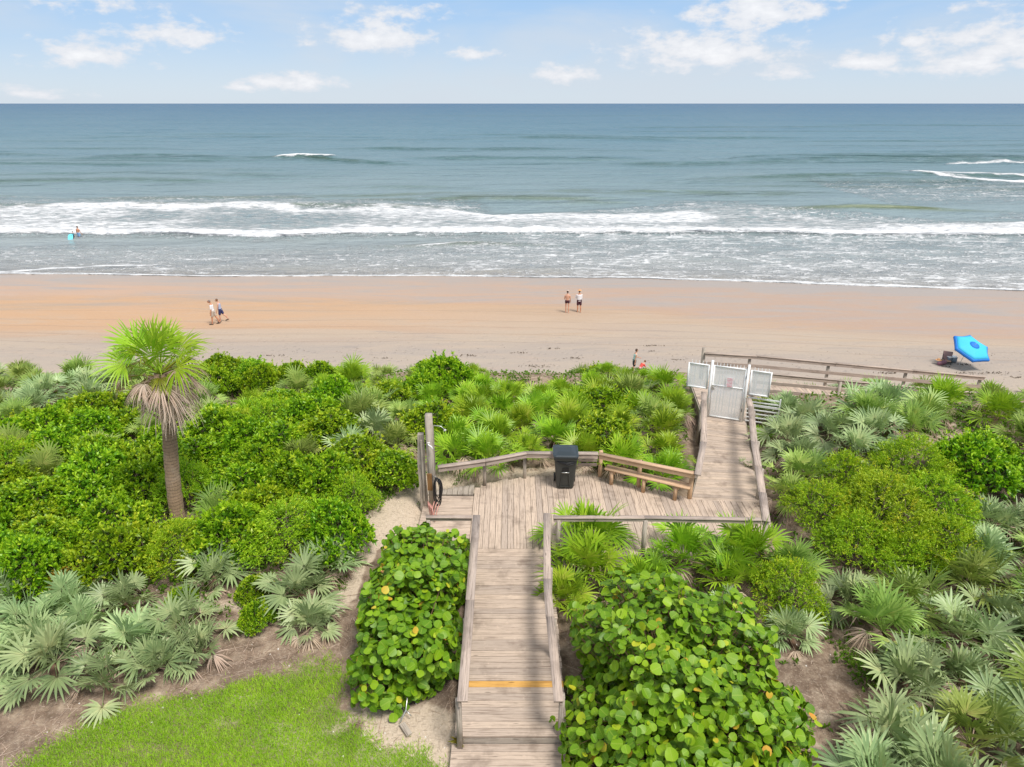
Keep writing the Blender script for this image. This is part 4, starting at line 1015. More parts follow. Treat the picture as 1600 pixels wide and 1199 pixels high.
# ------------------------------------------------------------------ boardwalk
def lerp(a, b, t): return tuple(a[i]+(b[i]-a[i])*t for i in range(len(a)))
def build_boardwalk():
    t = thing('boardwalk', 'weathered plank boardwalk leading from the lawn over the dune to the beach', 'boardwalk', (0, 0, 0))
    rd = random.Random(3)
    # lower walk: boards laid across
    mb = MB(); y = 8.17; yel = at(800, 1070, 0)[1]; yb = MB()
    while y < 13.22:
        w = .138; x0 = -.93+rd.uniform(-.012, .012); x1 = .91+rd.uniform(-.012, .012); dz = rd.uniform(-.004, .003)
        tgt = yb if abs(y+w/2-yel) < .074 else mb
        tgt.hexa([(x0, y, -.038), (x1, y, -.038), (x1, y+w, -.038), (x0, y+w, -.038)], [(x0, y, dz), (x1, y, dz+rd.uniform(-.003, .003)), (x1, y+w, dz), (x0, y+w, dz)], rd.random(), (1, 0, 0))
        y += w+.0075
    mb.build('walk_planks', W_DECK, t); yb.build('new_plank', W_YEL, t)
    mb = MB(); y = 8.155
    while y > 5.2:
        w = .138; y -= w+.007; dz = -.155+rd.uniform(-.003, .003)
        mb.hexa([(-.99, y, -.195), (.87, y, -.195), (.87, y+w, -.195), (-.99, y+w, -.195)], [(-.99, y, dz), (.87, y, dz), (.87, y+w, dz), (-.99, y+w, dz)], rd.random(), (1, 0, 0))
    mb.build('bottom_step_planks', W_DECK, t)
    # platform: boards run towards the sea
    def back(x): return float(np.interp(x, [-2.4, -.9, .34, 2.4, 4.75, 6.5], [15.62, 16.12, 16.62, 16.66, 15.44, 15.22]))
    mb = MB(); x = -.845
    while x < 6.3:
        w = .14; f = 13.262 if x < .93 else 13.06
        if x > 5.7: f = 13.06+(x-5.7)*1.9
        dz = rd.uniform(-.004, .003); y1 = back(x+w/2)+rd.uniform(-.05, .05); br = (back(x+w)-back(x))
        if x > .93-.14 and x < .93: f = 13.262
        mb.hexa([(x, f, -.038), (x+w, f, -.038), (x+w, y1+br*.5, -.038), (x, y1-br*.5, -.038)], [(x, f, dz), (x+w, f, dz), (x+w, y1+br*.5, dz), (x, y1-br*.5, dz)], rd.random()**1.2, (0, 1, 0))
        x += w+.0085
    mb.build('platform_planks', W_DECK, t)
    mb = MB(); mb.box(-1.0, -.855, 13.27, 15.98, -.04, .012, .2, (0, 1, 0)); mb.build('border_plank', W_DECK, t)
    mb = MB(); y = 13.3
    while y < 15.5:
        mb.box(-2.3, -1.012, y, y+.138, -.08, -.032+rd.uniform(-.003, .003), rd.random()*.5, (1, 0, 0)); y += .1455
    mb.build('shower_pad_planks', W_DECK, t)
    mb = MB(); x = -2.3
    while x < -1.1:
        mb.box(x, x+.13, 15.655+.0, back(x)+.12, -.04, .0+rd.uniform(-.003, .003), .9, (0, 1, 0)); x += .143
    mb.build('stained_planks', W_POST, t)
    # upper walkway to the gate, boards laid across and slowly turning
    LL = [(4.70, 15.40), (5.33, 17.0), (6.36, 20.62), (6.75, 24.25)]; RR = [(6.44, 15.235), (6.82, 16.9), (7.60, 20.12), (8.35, 22.35)]
    mb = MB()
    for s_, (n) in enumerate((12, 25, 24)):
        for i in range(n):
            a0, a1 = i/n, (i+.955)/n; dz = rd.uniform(-.004, .003)
            l0, l1, r0, r1 = lerp(LL[s_], LL[s_+1], a0), lerp(LL[s_], LL[s_+1], a1), lerp(RR[s_], RR[s_+1], a0), lerp(RR[s_], RR[s_+1], a1)
            mb.hexa([(*l0, -.038), (*r0, -.038), (*r1, -.038), (*l1, -.038)], [(*l0, dz), (*r0, dz), (*r1, dz), (*l1, dz)], rd.random(), (Vector((*r0, 0))-Vector((*l0, 0))))
    mb.build('gate_walk_planks', W_DECK, t)
    # stringers, fascia and short piles under the boards
    mb = MB()
    for x in (-.86, 0, .84): mb.box(x-.02, x+.02, 8.2, 13.0, -.26, -.04, .5, (0, 1, 0))
    mb.box(-.9, .88, 8.155, 8.165, -.16, -.045, .5, (1, 0, 0))
    mb.box(-2.3, -.95, 13.26, 13.295, -.27, -.045, .6, (1, 0, 0)); mb.box(.95, 5.7, 13.02, 13.055, -.27, -.005, .4, (1, 0, 0))
    for a, b in zip(LL, LL[1:]): mb.beam((a[0]-.02, a[1], -.14), (b[0]-.02, b[1], -.14), .04, .2, .6)
    for a, b in zip(RR, RR[1:]): mb.beam((a[0]+.02, a[1], -.14), (b[0]+.02, b[1], -.14), .04, .2, .6)
    for x, y in ((4.8, 15.6), (6.3, 15.5), (5.5, 17.5), (7.0, 17.5), (6.2, 20.0), (7.5, 19.8), (6.6, 22.8), (8.1, 22.2)): mb.box(x-.06, x+.06, y-.06, y+.06, -1.9, -.045, .5, (0, 0, 1))
    mb.build('stringers', W_POST, t)
build_boardwalk()

def railing(name, label, pts, posts, group=None, capw=.17, caph=.038, face=(-1, .10), post=.09, foot=-.3, extra=(), mat=W_RAIL, jag=.006, seed=1, plain=False):
    """pts: top line of the cap (x,y,z); posts: (x,y,ztop,zfoot); face: side (+1/-1) and depth of the board below the cap"""
    rd = random.Random(seed); o = pts[0]
    t = thing(name, label, 'railing', (o[0], o[1], 0), 0, group)
    off = Vector((o[0], o[1], 0)); mb = MB(); fb = MB()
    for a, b in zip(pts, pts[1:]):
        a = Vector(a)-off; b = Vector(b)-off; d = (b-a); n = max(1, round(d.length/2.6)); d.normalize(); sd = d.cross(Vector((0, 0, 1))).normalized()
        for i in range(n):
            p = a.lerp(b, i/n)+d*.002; q = a.lerp(b, (i+1)/n)-d*.002; jz = rd.uniform(-jag, jag); s2 = sd*rd.uniform(-jag, jag)
            mb.beam(p+s2+Vector((0, 0, -caph/2+jz)), q+s2+Vector((0, 0, -caph/2+jz)), capw, caph, rd.random())
        if face:
            c = sd*(face[0]*(capw/2-.035))+Vector((0, 0, -caph-.006-face[1]/2-jag))
            fb.beam(a+c+d*.01, b+c-d*.01, .036, face[1], rd.random())
        for (h, hh, sdx) in extra:
            c = sd*sdx+Vector((0, 0, -h)); fb.beam(a+c, b+c, .036, hh, rd.random())
    mb.build('cap_rail', mat, t, bevel=.004)
    if fb.v: fb.build('side_board', mat, t)
    for (x, y, zt, zf) in posts:
        pm = MB(); pm.box(x-o[0]-post/2, x-o[0]+post/2, y-o[1]-post/2, y-o[1]+post/2, zf, zt, rd.random(), (0, 0, 1)); pm.build('post', W_POST if mat is W_RAIL else mat, t, bevel=.004)
    return t
H1 = .95
railing('wooden_railing', 'left handrail of the walk, beside the boxy seagrape hedge', [(-.80, 13.22, H1), (-.785, 10.35, H1+.005), (-.775, 8.0, H1)], [(-.85, y, .88, -.35) for y in (8.1, 9.9, 11.6)]+[(-.84, 13.16, .88, -.35)], capw=.165, face=(1, .09), seed=2)
railing('wooden_railing', 'warped right handrail of the walk, beside the big domed seagrape', [(.80, 13.3, H1), (.70, 11.0, H1-.02), (.70, 9.9, H1), (.735, 8.0, H1-.01)], [(.80, 8.2, .87, -.35), (.765, 9.9, .87, -.35), (.78, 11.4, .87, -.35), (.86, 13.17, .87, -.35)], capw=.15, face=(-1, .10), seed=5, jag=.012)
railing('wooden_railing', 'short cross rail joining the shower pad to the walk', [(-1.95, 13.16, H1), (-.90, 13.16, H1)], [(-1.9, 13.14, .88, -.35)], capw=.10, face=(1, .05), seed=6)
railing('wooden_railing', 'front rail of the deck with palmettos growing against it', [(.93, 13.15, H1), (3.0, 13.15, H1), (5.62, 13.08, H1-.01)], [(3.02, 13.12, .88, -.3), (1.05, 13.10, .88, -.3)], capw=.115, face=(1, .055), seed=7)
railing('wooden_railing', 'long right rail curving from the deck corner up to the gate', [(5.70, 13.0, H1), (6.02, 14.2, H1+.01), (6.36, 15.5, H1), (6.70, 16.87, H1), (7.38, 19.25, H1), (7.52, 19.9, H1)], [(5.74, 13.08, .88, -.3), (6.45, 15.45, .88, -.5), (6.86, 17.0, .88, -.7), (7.40, 19.0, .88, -1)], capw=.175, face=(-1, .08), seed=8)
railing('wooden_railing', 'left rail of the gate walkway, starting at the bench end', [(4.70, 15.12, H1-.03), (5.31, 16.87, H1), (6.06, 19.73, H1), (6.22, 20.4, H1)], [(5.28, 16.95, .88, -.6), (6.02, 19.75, .88, -1)], capw=.165, face=(-1, .08), seed=9)
ZB = .86
bk = [(*at(684, 729, ZB), ZB), (*at(758, 719, ZB), ZB), (*at(822, 707, ZB), ZB), (*at(935, 708, ZB), ZB)]
railing('wooden_railing', 'back rail of the deck between the shower posts and the bench', bk, [(-.74, 16.12, .80, -.2), (.35, 16.52, .80, -.3), (1.5, 16.62, .80, -.3)], capw=.15, face=(1, .095), seed=10)
be = [(*at(937, 708.5, ZB), ZB), (*at(1087, 739, ZB+.02), ZB+.02)]
railing('wooden_railing', 'tan rail behind the wooden bench, newer than the others', be, [(2.44, 16.6, .80, -.3), (3.42, 16.05, .80, -.3), (4.66, 15.46, .80, -.3)], capw=.14, face=(1, .10), seed=11, mat=W_NEW, post=.10)
def slat_patch():
    x0, y0 = at(904, 722, .55); x1, y1 = at(930, 722, .55)
    t = thing('slat_screen', 'three short weathered slats stacked under the back rail right of the bin', 'screen', (x0, 16.5, 0))
    for i, z in enumerate((.70, .56, .42)):
        mb = MB(); mb.beam((0, 0, z), (.52, .02, z-.005), .03, .085, .2+.3*i); mb.build('slat', W_RAIL, t)
slat_patch()

def bench():
    a = Vector((2.50, 16.22, 0)); b = Vector((4.56, 15.18, 0)); d = (b-a); L_ = d.length; ang = math.atan2(d.y, d.x)
    t = thing('wooden_bench', 'long tan plank bench along the back rail of the deck', 'bench', a, ang)
    for k in range(2):
        mb = MB(); mb.box(0, L_, -.02+k*.148, .12+k*.148, .425, .463, .3+.4*k, (1, 0, 0)); mb.build('seat_plank', W_NEW, t, bevel=.004)
    for x in (.16, 1.05, 1.9):
        mb = MB(); mb.box(x, x+.09, .0, .09, 0, .42, .4, (0, 0, 1)); mb.build('leg', W_NEW, t, bevel=.004)
        mb = MB(); mb.box(x+.092, x+.128, .02, .27, .33, .42, .6, (0, 1, 0)); mb.build('brace', W_NEW, t)
bench()

# ------------------------------------------------------------------ gate and its side panels
GA = math.atan2(-.39, 1.0); G0 = (6.44, 20.53)
def gxy(s, n=0): return (G0[0]+s*math.cos(GA)-n*math.sin(GA), G0[1]+s*math.sin(GA)+n*math.cos(GA))
def grille(t, x0, x1, z0, z1, mid=None, spikes=True, fine=.024, fr=.045):
    mb = MB()
    for x in (x0+fr/2, x1-fr/2): mb.box(x-fr/2, x+fr/2, -.022, .022, z0, z1)
    for z in (z0, z1-fr): mb.box(x0+fr, x1-fr, -.021, .021, z, z+fr)
    if mid: mb.box(x0+fr, x1-fr, -.02, .02, mid, mid+.035)
    mb.build('frame', WHITE, t, bevel=.003)
    mb = MB(); n = max(3, round((x1-x0)/.105))
    for i in range(1, n):
        x = x0+(x1-x0)*i/n; mb.box(x-.009, x+.009, .023, .041, z0+.01, z1+(.085 if spikes else 0))
    mb.build('pickets', WHITE, t)
    mb = MB(); x = x0+fr
    while x < x1-fr:
        mb.box(x, x+.0185, -.003, .003, z0+fr, z1-fr); x += fine
    mb.build('mesh_panel', WHITE, t)
def gate():
    t = thing('beach_gate', 'white metal picket gate with mesh at the end of the gate walkway', 'gate', (*G0, 0), GA)
    grille(t, .05, 1.07, .03, 1.83, mid=1.13)
    mb = MB(); mb.box(.06, .15, -.06, -.024, 1.0, 1.16); mb.tube([(.11, -.06, 1.1), (.11, -.1, 1.1), (.2, -.1, 1.1)], .01, 6); mb.build('latch', STEEL, t)
    for s, lb in ((0, 'slim white left gate post'), (1.12, 'slim white right gate post')):
        mb = MB(); mb.box(s-.04, s+.04, -.04, .04, -.04, 1.98); mb.build('gate_post', WHITE, t, bevel=.004)
    for z in (.35, 1.5):
        mb = MB(); mb.box(1.07, 1.083, -.04, .045, z, z+.1); mb.build('hinge', BLACK, t)
    p = thing('fence_panel', 'small white picket side panel left of the gate above the rail', 'fence panel', (*gxy(-.05), 0), GA)
    grille(p, -.70, -.02, .98, 1.82)
    p = thing('fence_panel', 'small white picket side panel right of the gate above the rail', 'fence panel', (*gxy(1.17), 0), GA)
    grille(p, .02, .66, .98, 1.82)
    p = thing('slat_fence', 'white horizontal bar guard below the right side panel of the gate', 'fence', (*gxy(1.19, .06), 0), GA)
    for i in range(7):
        mb = MB(); z = .03+i*.135; mb.box(.02, .98, -.012, .012, z, z+(.035 if i != 4 else .07)); mb.build('bar', WHITE, p)
    mb = MB(); mb.box(.98, 1.02, -.02, .02, -.7, .93); mb.build('post', WHITE, p)
    s = thing('notice_sign', 'small white sign with red lettering fixed on the gate', 'sign', (*gxy(.60, -.035), 1.30), GA)
    mb = MB(); mb.box(-.11, .11, -.004, .004, -.14, .19); mb.build('panel', mat_plain('sign_white', (.88, .84, .84), .5, .03), s)
    mb = MB(); rd = random.Random(8)
    for r_ in range(6):
        z = .155-r_*.052; x = -.085+rd.uniform(0, .02)
        while x < .075:
            w = rd.uniform(.012, .018); mb.box(x, x+w*.3, -.0075, -.0045, z-.026, z); mb.box(x+w*.3, x+w, -.0075, -.0045, z-.007, z)
            if rd.random() < .6: mb.box(x+w*.3, x+w, -.0075, -.0045, z-.026, z-.020)
            x += w+(.006 if rd.random() < .8 else .016)
    mb.build('lettering', mat_plain('sign_red', (.80, .16, .22), .5, .05), s)
gate()

# ------------------------------------------------------------------ beach ramp behind the gate
def ramp():
    sl = lambda x: -(x-7.8)*.097 if x > 7.8 else 0
    t = thing('beach_ramp', 'plank ramp running right from the gate down to the beach', 'ramp', (8.3, 23.2, 0))
    mb = MB(); x = 8.38; rd = random.Random(12)
    while x < 18.1:
        z = sl(x); mb.hexa([(x-8.3, -.85, z-.038), (x+.138-8.3, -.85, z-.05), (x+.138-8.3, .95, z-.05), (x-8.3, .95, z-.038)], [(x-8.3, -.85, z), (x+.138-8.3, -.85, z-.0134), (x+.138-8.3, .95, z-.0134), (x-8.3, .95, z)], rd.random(), (0, 1, 0)); x += .146
    mb.build('ramp_planks', W_DECK, t)
    mb = MB()
    for yy in (-.8, .9): mb.beam((.1, yy, sl(8.4)-.15), (9.8, yy, sl(18.1)-.15), .04, .2, .5)
    for xx in (1, 4, 7, 9.6):
        for yy in (-.75, .85): mb.box(xx-.06, xx+.06, yy-.06, yy+.06, -4.4, sl(xx+8.3)-.06, .5, (0, 0, 1))
    mb.build('stringers', W_POST, t)
    far = [(7.22, 24.12, .97)]+[(x, 24.16, sl(x)+.97) for x in (9.2, 12.2, 15.2, 18.0)]
    posts = [(x, 24.22, sl(x)+.92, sl(x)-1.2) for x in (8.98, 12.0, 15.0, 17.9)]
    r_ = railing('wooden_railing', 'long sloping rail on the beach side of the ramp', far, posts, capw=.14, face=(1, .09), seed=21, extra=((.42, .13, .02), (.75, .13, .02)), mat=W_RAIL)
    pm = MB(); pm.box(-.07, .05, .02, .14, -1.0, 1.12, .1, (0, 0, 1)); pm.build('corner_post', W_POST, r_, bevel=.005)
    near = [(x, 22.38, sl(x)+.93) for x in (8.5, 11.5, 14.5, 17.5)]
    railing('wooden_railing', 'lower rail on the dune side of the ramp, half hidden by palmettos', near, [(x, 22.33, sl(x)+.88, sl(x)-1.2) for x in (8.6, 11.6, 14.6, 17.4)], capw=.12, face=(1, .09), seed=22, extra=((.36, .12, .02), (.66, .12, .02)))
ramp()

# ------------------------------------------------------------------ outdoor shower with its hoses
def shower():
    x, y = -2.03, 15.06
    t = thing('shower_post', 'tall grey timber post carrying the outdoor shower', 'shower', (x, y, 0))
    mb = MB(); mb.box(-.085, .085, -.085, .085, -.25, 2.62, .3, (0, 0, 1)); mb.build('post', W_POST, t, bevel=.012)
    mb = MB(); mb.box(-.10, .02, -.125, -.087, .55, 1.02, .4, (0, 0, 1)); mb.build('brown_board', mat_wood('rusty_brown_board', (.30, .16, .06), (.24, .12, .04), (.10, .05, .02)), t)
    mb = MB(); mb.tube([(.1, -.03, .1), (.105, -.03, 2.3), (.12, -.05, 2.34), (.3, -.08, 2.33), (.38, -.1, 2.26)], .011, 8); mb.tube([(.38, -.1, 2.26), (.40, -.105, 2.22)], [.02, .05], 12); mb.build('shower_head', STEEL, t, smooth=True)
    mb = MB(); mb.tube([(-.02, -.086, 1.86), (-.02, -.15, 1.86), (.06, -.19, 1.83), (.09, -.20, 1.77)], .016, 8); mb.tube([(-.05, -.12, 1.9), (.02, -.12, 1.9)], .012, 6); mb.build('tap', WHITE, t, smooth=True)
    mb = MB(); mb.tube([(.02, -.087, .98), (.10, -.16, .95), (.12, -.18, 1.0)], .011, 6); mb.build('hose_hook', STEEL, t)
    p2 = thing('timber_post', 'shorter gnarled grey timber post left of the shower post', 'post', (-2.28, 15.2, 0))
    mb = MB(); zs = [-.3, .2, .7, 1.2, 1.7, 2.02]; w = [.09, .088, .082, .086, .078, .07]
    for i in range(5):
        a, b = w[i], w[i+1]; o0, o1 = .012*math.sin(i*1.7), .012*math.sin((i+1)*1.7)
        mb.hexa([(-a+o0, -a, zs[i]), (a+o0, -a, zs[i]), (a+o0, a, zs[i]), (-a+o0, a, zs[i])], [(-b+o1, -b, zs[i+1]), (b+o1, -b, zs[i+1]), (b+o1, b, zs[i+1]), (-b+o1, b, zs[i+1])], .3, (0, 0, 1))
    mb.build('shaft', W_POST, p2)
    mb = MB(); mb.box(.012, .058, -.13, -.092, .15, 1.9, .1, (0, 0, 1)); mb.build('batten', W_POST, p2)
    rd = random.Random(2)
    mb = MB()
    for k in range(7):
        cx = x+.16+rd.uniform(-.02, .03); r = .085+rd.uniform(-.02, .015); h = .31+rd.uniform(-.04, .05); pts = []
        for j in range(17):
            a = 2*math.pi*j/16; pts.append((cx+r*math.sin(a), y-.19-k*.018+rd.uniform(-.006, .006), .66+h*math.cos(a)+(-.03*k if math.cos(a) < 0 else 0)))
        mb.tube(pts, .011, 6)
    o = mb.build('garden_hose', BLACK, smooth=True); tag(o, 'black hose coiled and hung on the shower post', 'hose')
    mb = MB()
    for k in range(5):
        cx = x+.02+k*.03; pts = [(cx-.10+.2*j/12*(1 if k % 2 else .8), y-.30-.05*k-.18*abs(math.sin(j/12*math.pi))**.5, .34*abs(math.cos(j/12*math.pi))**1.5+.0) for j in range(13)]
        mb.tube(pts, .012, 6)
    o = mb.build('garden_hose', mat_plain('faded_pink_hose', (.62, .30, .25), .5, .15), smooth=True); tag(o, 'faded pink hose heaped at the foot of the shower post', 'hose')
shower()

# ------------------------------------------------------------------ wheeled bin
def bin_():
    t = thing('wheeled_bin', 'charcoal wheeled rubbish bin with blue grey lid on the deck', 'bin', (1.43, 16.18, 0), R(-2))
    bm = bmesh.new()
    def ring(z, wx, y0, y1, c=.05, n=3):
        pts = []
        for (sx, sy, a0) in ((1, 1, 0), (-1, 1, 90), (-1, -1, 180), (1, -1, 270)):
            cx = sx*(wx-c); cy = (y1-c) if sy > 0 else (y0+c)
            for i in range(n+1):
                a = R(a0+90*i/n); pts.append(bm.verts.new((cx+c*math.cos(a), cy+c*math.sin(a), z)))
        return pts
    rs = [ring(.03, .225, -.25, .2), ring(.10, .235, -.262, .22), ring(.72, .285, -.315, .27), ring(.90, .295, -.325, .28), ring(.905, .315, -.345, .30), ring(.97, .32, -.35, .305), ring(.975, .30, -.33, .29)]
    for a, b in zip(rs, rs[1:]):
        for i in range(len(a)): bm.faces.new((a[i], a[(i+1) % len(a)], b[(i+1) % len(a)], b[i]))
    bm.faces.new(rs[0][::-1]); bm.faces.new(rs[-1]); bm_obj('body', bm, BINM, t, smooth=False)
    bm = bmesh.new()
    rs = [ring(.976, .325, -.365, .31, .06), ring(1.03, .335, -.375, .32, .06), ring(1.055, .30, -.335, .29, .07), ring(1.05, .27, -.30, .26, .07), ring(1.085, .16, -.16, .14, .08)]
    for a, b in zip(rs, rs[1:]):
        for i in range(len(a)): bm.faces.new((a[i], a[(i+1) % len(a)], b[(i+1) % len(a)], b[i]))
    bm.faces.new(rs[0][::-1]); bm.faces.new(rs[-1]); bm_obj('lid', bm, LIDM, t, smooth=False)
    mb = MB(); mb.tube([(-.27, .36, .99), (.27, .36, .99)], .016, 8); mb.tube([(-.27, .30, .97), (-.27, .36, .99)], .014, 6); mb.tube([(.27, .30, .97), (.27, .36, .99)], .014, 6); mb.build('handle', BLACK, t)
    for s in (-1, 1):
        mb = MB(); mb.tube([(s*.24, .2, .12), (s*.29, .2, .12)], .12, 20); mb.build('wheel', BLACK, t)
    mb = MB(); mb.box(-.085, .085, -.327, -.300, .56, .68); mb.build('catch_recess_shade', mat_plain('recess_shade_black', (.008, .008, .009), .6), t)  # black block painted as the shade inside the catch recess
    mb = MB(); mb.tube([(-.10, -.335, .545), (.10, -.335, .545)], .013, 8); mb.build('catch_bar', STEEL, t)
    # tapering front groove below the catch bar
    mb = MB()
    for s in (-1, 1): mb.beam((s*.085, -.316, .53), (s*.13, -.276, .08), .018, .02)
    mb.beam((-.13, -.276, .09), (.13, -.276, .09), .02, .018); mb.build('front_ribs', BINM, t)
    mb = MB()
    for z, a, b in ((.86, -.25, .27), (.83, -.2, .24), (.80, -.1, .26)): mb.tube([(a, -.333, z+.02), ((a+b)/2, -.345, z-.03), (b, -.333, z+.03)], .012, 6)
    mb.build('bag_folds', BLACK, t, smooth=True)
bin_()

# ------------------------------------------------------------------ people
def blob_mesh(name, segs, mat, parent, vox=.011, loc=None):
    """one continuous surface grown from tapered limbs"""
    bm = bmesh.new()
    for (p0, r0, p1, r1) in segs:
        b2 = bmesh.new()
        for p, r in ((p0, r0), (p1, r1)):
            rr = Vector(r) if isinstance(r, tuple) else Vector((r, r, r))
            M = Matrix.Translation(Vector(p)) @ Matrix.Diagonal((*rr, 1))
            bmesh.ops.create_icosphere(b2, subdivisions=2, radius=1, matrix=M)
        h = bmesh.ops.convex_hull(b2, input=b2.verts)
        dead = [g for g in h.get('geom_interior', []) if isinstance(g, bmesh.types.BMVert)]
        bmesh.ops.delete(b2, geom=dead, context='VERTS')
        me = bpy.data.meshes.new('tmp'); b2.to_mesh(me); b2.free(); bm.from_mesh(me); bpy.data.meshes.remove(me)
    o = bm_obj(name, bm, mat, parent, smooth=False)
    md = o.modifiers.new('grow', 'REMESH'); md.mode = 'VOXEL'; md.voxel_size = vox
    md2 = o.modifiers.new('soft', 'SMOOTH'); md2.iterations = 3; md2.factor = .5
    dg = bpy.context.evaluated_depsgraph_get(); me = bpy.data.meshes.new_from_object(o.evaluated_get(dg)); o.modifiers.clear(); old = o.data; o.data = me; bpy.data.meshes.remove(old)
    me.polygons.foreach_set('use_smooth', np.ones(len(me.polygons), bool))
    return o
def V_(*a): return Vector(a)
def person(label, loc, rz, s=1.0, skin=None, hair=None, legs=((0, 5), (0, 5)), arms=((5, 12), (-5, 12)), lean=3, head=(0, 0), outfit=(), sit=0.0, cat='person', long_hair=False, group=None, armout=6, bag=None):
    """local frame: faces +y. legs: (forward swing, knee bend) left,right. arms: (forward swing, elbow bend)"""
    skin = skin or SKIN
    t = thing('person', label, cat, loc, rz, group); t.scale = (s, s, s)
    L0 = R(lean); hipz = .93-sit
    def tr(x, z): return V_(x, math.sin(L0)*z, hipz+math.cos(L0)*z)   # trunk frame: z above the hip
    pel = V_(0, 0, hipz)
    B = [(tr(0, .02), (.155, .10, .11), tr(0, .14), (.135, .09, .10)), (tr(0, .14), (.135, .09, .10), tr(0, .38), (.165, .105, .12)), (tr(0, .38), (.165, .105, .12), tr(0, .46), (.14, .085, .06)), (tr(0, .46), .055, tr(0, .60), .05)]
    hd = tr(0, .70)+V_(0, .02+head[0], head[1])
    B += [(hd+V_(0, -.012, .02), (.074, .092, .088), hd+V_(0, .02, -.05), (.055, .066, .06)), (hd+V_(0, .09, -.005), .013, hd+V_(0, .105, -.03), .015)]
    for sx in (-1, 1): B.append((hd+V_(sx*.073, -.01, -.005), (.012, .02, .03), hd+V_(sx*.076, -.015, -.005), (.01, .016, .024)))
    J = {}
    for i, sx in enumerate((-1, 1)):
        a, k = legs[i]; hp = V_(sx*.09, 0, hipz-.01); a = R(a); kk = a-R(k)
        kn = hp+V_(sx*.012, math.sin(a)*.43, -math.cos(a)*.43); an = kn+V_(0, math.sin(kk)*.42, -math.cos(kk)*.42)
        B += [(hp, .088, kn, .056), (kn, .056, (kn+an)/2+V_(0, -.012, .06), .056), ((kn+an)/2+V_(0, -.012, .06), .056, an, .037)]
        ft = V_(sx*.02, .17*math.cos(kk*.6), .17*math.sin(kk*.6)*(-1)*(-1 if kk > 0 else 1)); ft = V_(sx*.02, .17, min(0, kk)*.10-.02)
        B += [(an+V_(0, -.03, -.035), .036, an+ft+V_(0, 0, -.025), .026)]
        J['kn', i], J['an', i], J['hp', i], J['ft', i] = kn, an, hp, an+ft
        sh = tr(sx*.175, .40); a2, e = arms[i]; a2 = R(a2); ee = a2+R(e); ao = math.sin(R(armout))*sx
        el = sh+V_(ao*.28, math.sin(a2)*.28, -math.cos(a2)*.28); wr = el+V_(ao*.10, math.sin(ee)*.25, -math.cos(ee)*.25)
        dn = (wr-el).normalized(); pm = wr+dn*.075
        B += [(tr(sx*.10, .42), .06, sh, .055), (sh, .054, el, .038), (el, .039, wr, .027), (wr, .028, pm, (.018, .038, .03))]
        for f in range(4):
            b0 = pm+V_(0, (f-1.5)*.021, 0)+dn*.01; l = (.055, .068, .063, .048)[f]; m_ = b0+dn*l*.55+V_(-sx*.004, 0, 0); B += [(b0, .0115, m_, .0105), (m_, .0105, m_+dn*l*.45+V_(-sx*.014, 0, 0), .009)]
        tb = wr+dn*.03+V_(0, .03, 0); B += [(tb, .013, tb+dn*.035+V_(-sx*.01, .025, 0), .011), (tb+dn*.035+V_(-sx*.01, .025, 0), .011, tb+dn*.06+V_(-sx*.014, .028, 0), .009)]
        J['sh', i], J['el', i], J['wr', i] = sh, el, wr
    blob_mesh('body', B, skin, t)
    hm = hair or HAIRM
    Hs = [(hd+V_(0, -.025, .035), (.085, .092, .082), hd+V_(0, -.045, -.01), (.08, .07, .07))]
    if long_hair: Hs.append((hd+V_(0, -.06, 0), (.07, .05, .06), hd+V_(0, -.09, -.16), (.055, .035, .06)))
    blob_mesh('hair', Hs, hm, t, .012)
    mb = MB()
    for sx in (-1, 1): mb.tube([hd+V_(sx*.03, .073, .01), hd+V_(sx*.03, .083, .01)], [.011, .006], 8)
    mb.build('eyes', BLACK, t)
    mb = MB(); mb.tube([hd+V_(-.022, .082, -.058), hd+V_(0, .088, -.06), hd+V_(.022, .082, -.058)], .005, 6); mb.build('mouth', mat_plain('lips', (.45, .16, .13), .5), t)
    for kind, mat in outfit:
        S_ = []
        if kind in ('shirt', 'tank', 'long_shirt'):
            g = .016; lo = -.03 if kind != 'long_shirt' else -.05
            S_ = [(tr(0, lo), (.172, .12, .05), tr(0, .14), (.150+g, .105, .10)), (tr(0, .14), (.150+g, .105, .10), tr(0, .37), (.167+g, .105+g, .12)), (tr(0, .38), (.16+g, .09+g, .11), tr(0, .465), (.10, .075, .045))]
            for i in (0, 1):
                sh, el, wr = J['sh', i], J['el', i], J['wr', i]
                if kind == 'shirt': S_.append((sh, .066, sh.lerp(el, .75), .056))
                elif kind == 'long_shirt': S_ += [(sh, .066, el, .055), (el, .055, el.lerp(wr, .85), .045)]
                else: S_.append((tr((-.13, .13)[i], .42), .055, tr((-.14, .14)[i], .40), .055))
        if kind in ('shorts', 'briefs'):
            S_ = [(tr(0, .06), (.168, .118, .03), pel, (.172, .12, .10))]
            for i in (0, 1):
                hp, kn = J['hp', i], J['kn', i]; f = .72 if kind == 'shorts' else .28
                S_.append((hp, .103, hp.lerp(kn, f), .095 if kind == 'shorts' else .09))
        if kind == 'shoes':
            for i in (0, 1):
                an, ft = J['an', i], J['ft', i]; blob_mesh('shoe', [(an+V_(0, -.035, -.04), .043, ft+V_(0, .01, -.03), .034)], mat, t, .012)
            continue
        if kind == 'cap':
            S_ = [(hd+V_(0, -.005, .055), (.088, .10, .06), hd+V_(0, -.005, .07), (.08, .09, .05)), (hd+V_(0, .08, .05), (.065, .05, .012), hd+V_(0, .12, .045), (.055, .04, .010))]
        if kind == 'hat':
            S_ = [(hd+V_(0, -.01, .06), (.09, .10, .05), hd+V_(0, -.01, .10), (.075, .085, .035)), (hd+V_(0, -.01, .055), (.17, .18, .014), hd+V_(0, -.01, .05), (.18, .19, .012))]
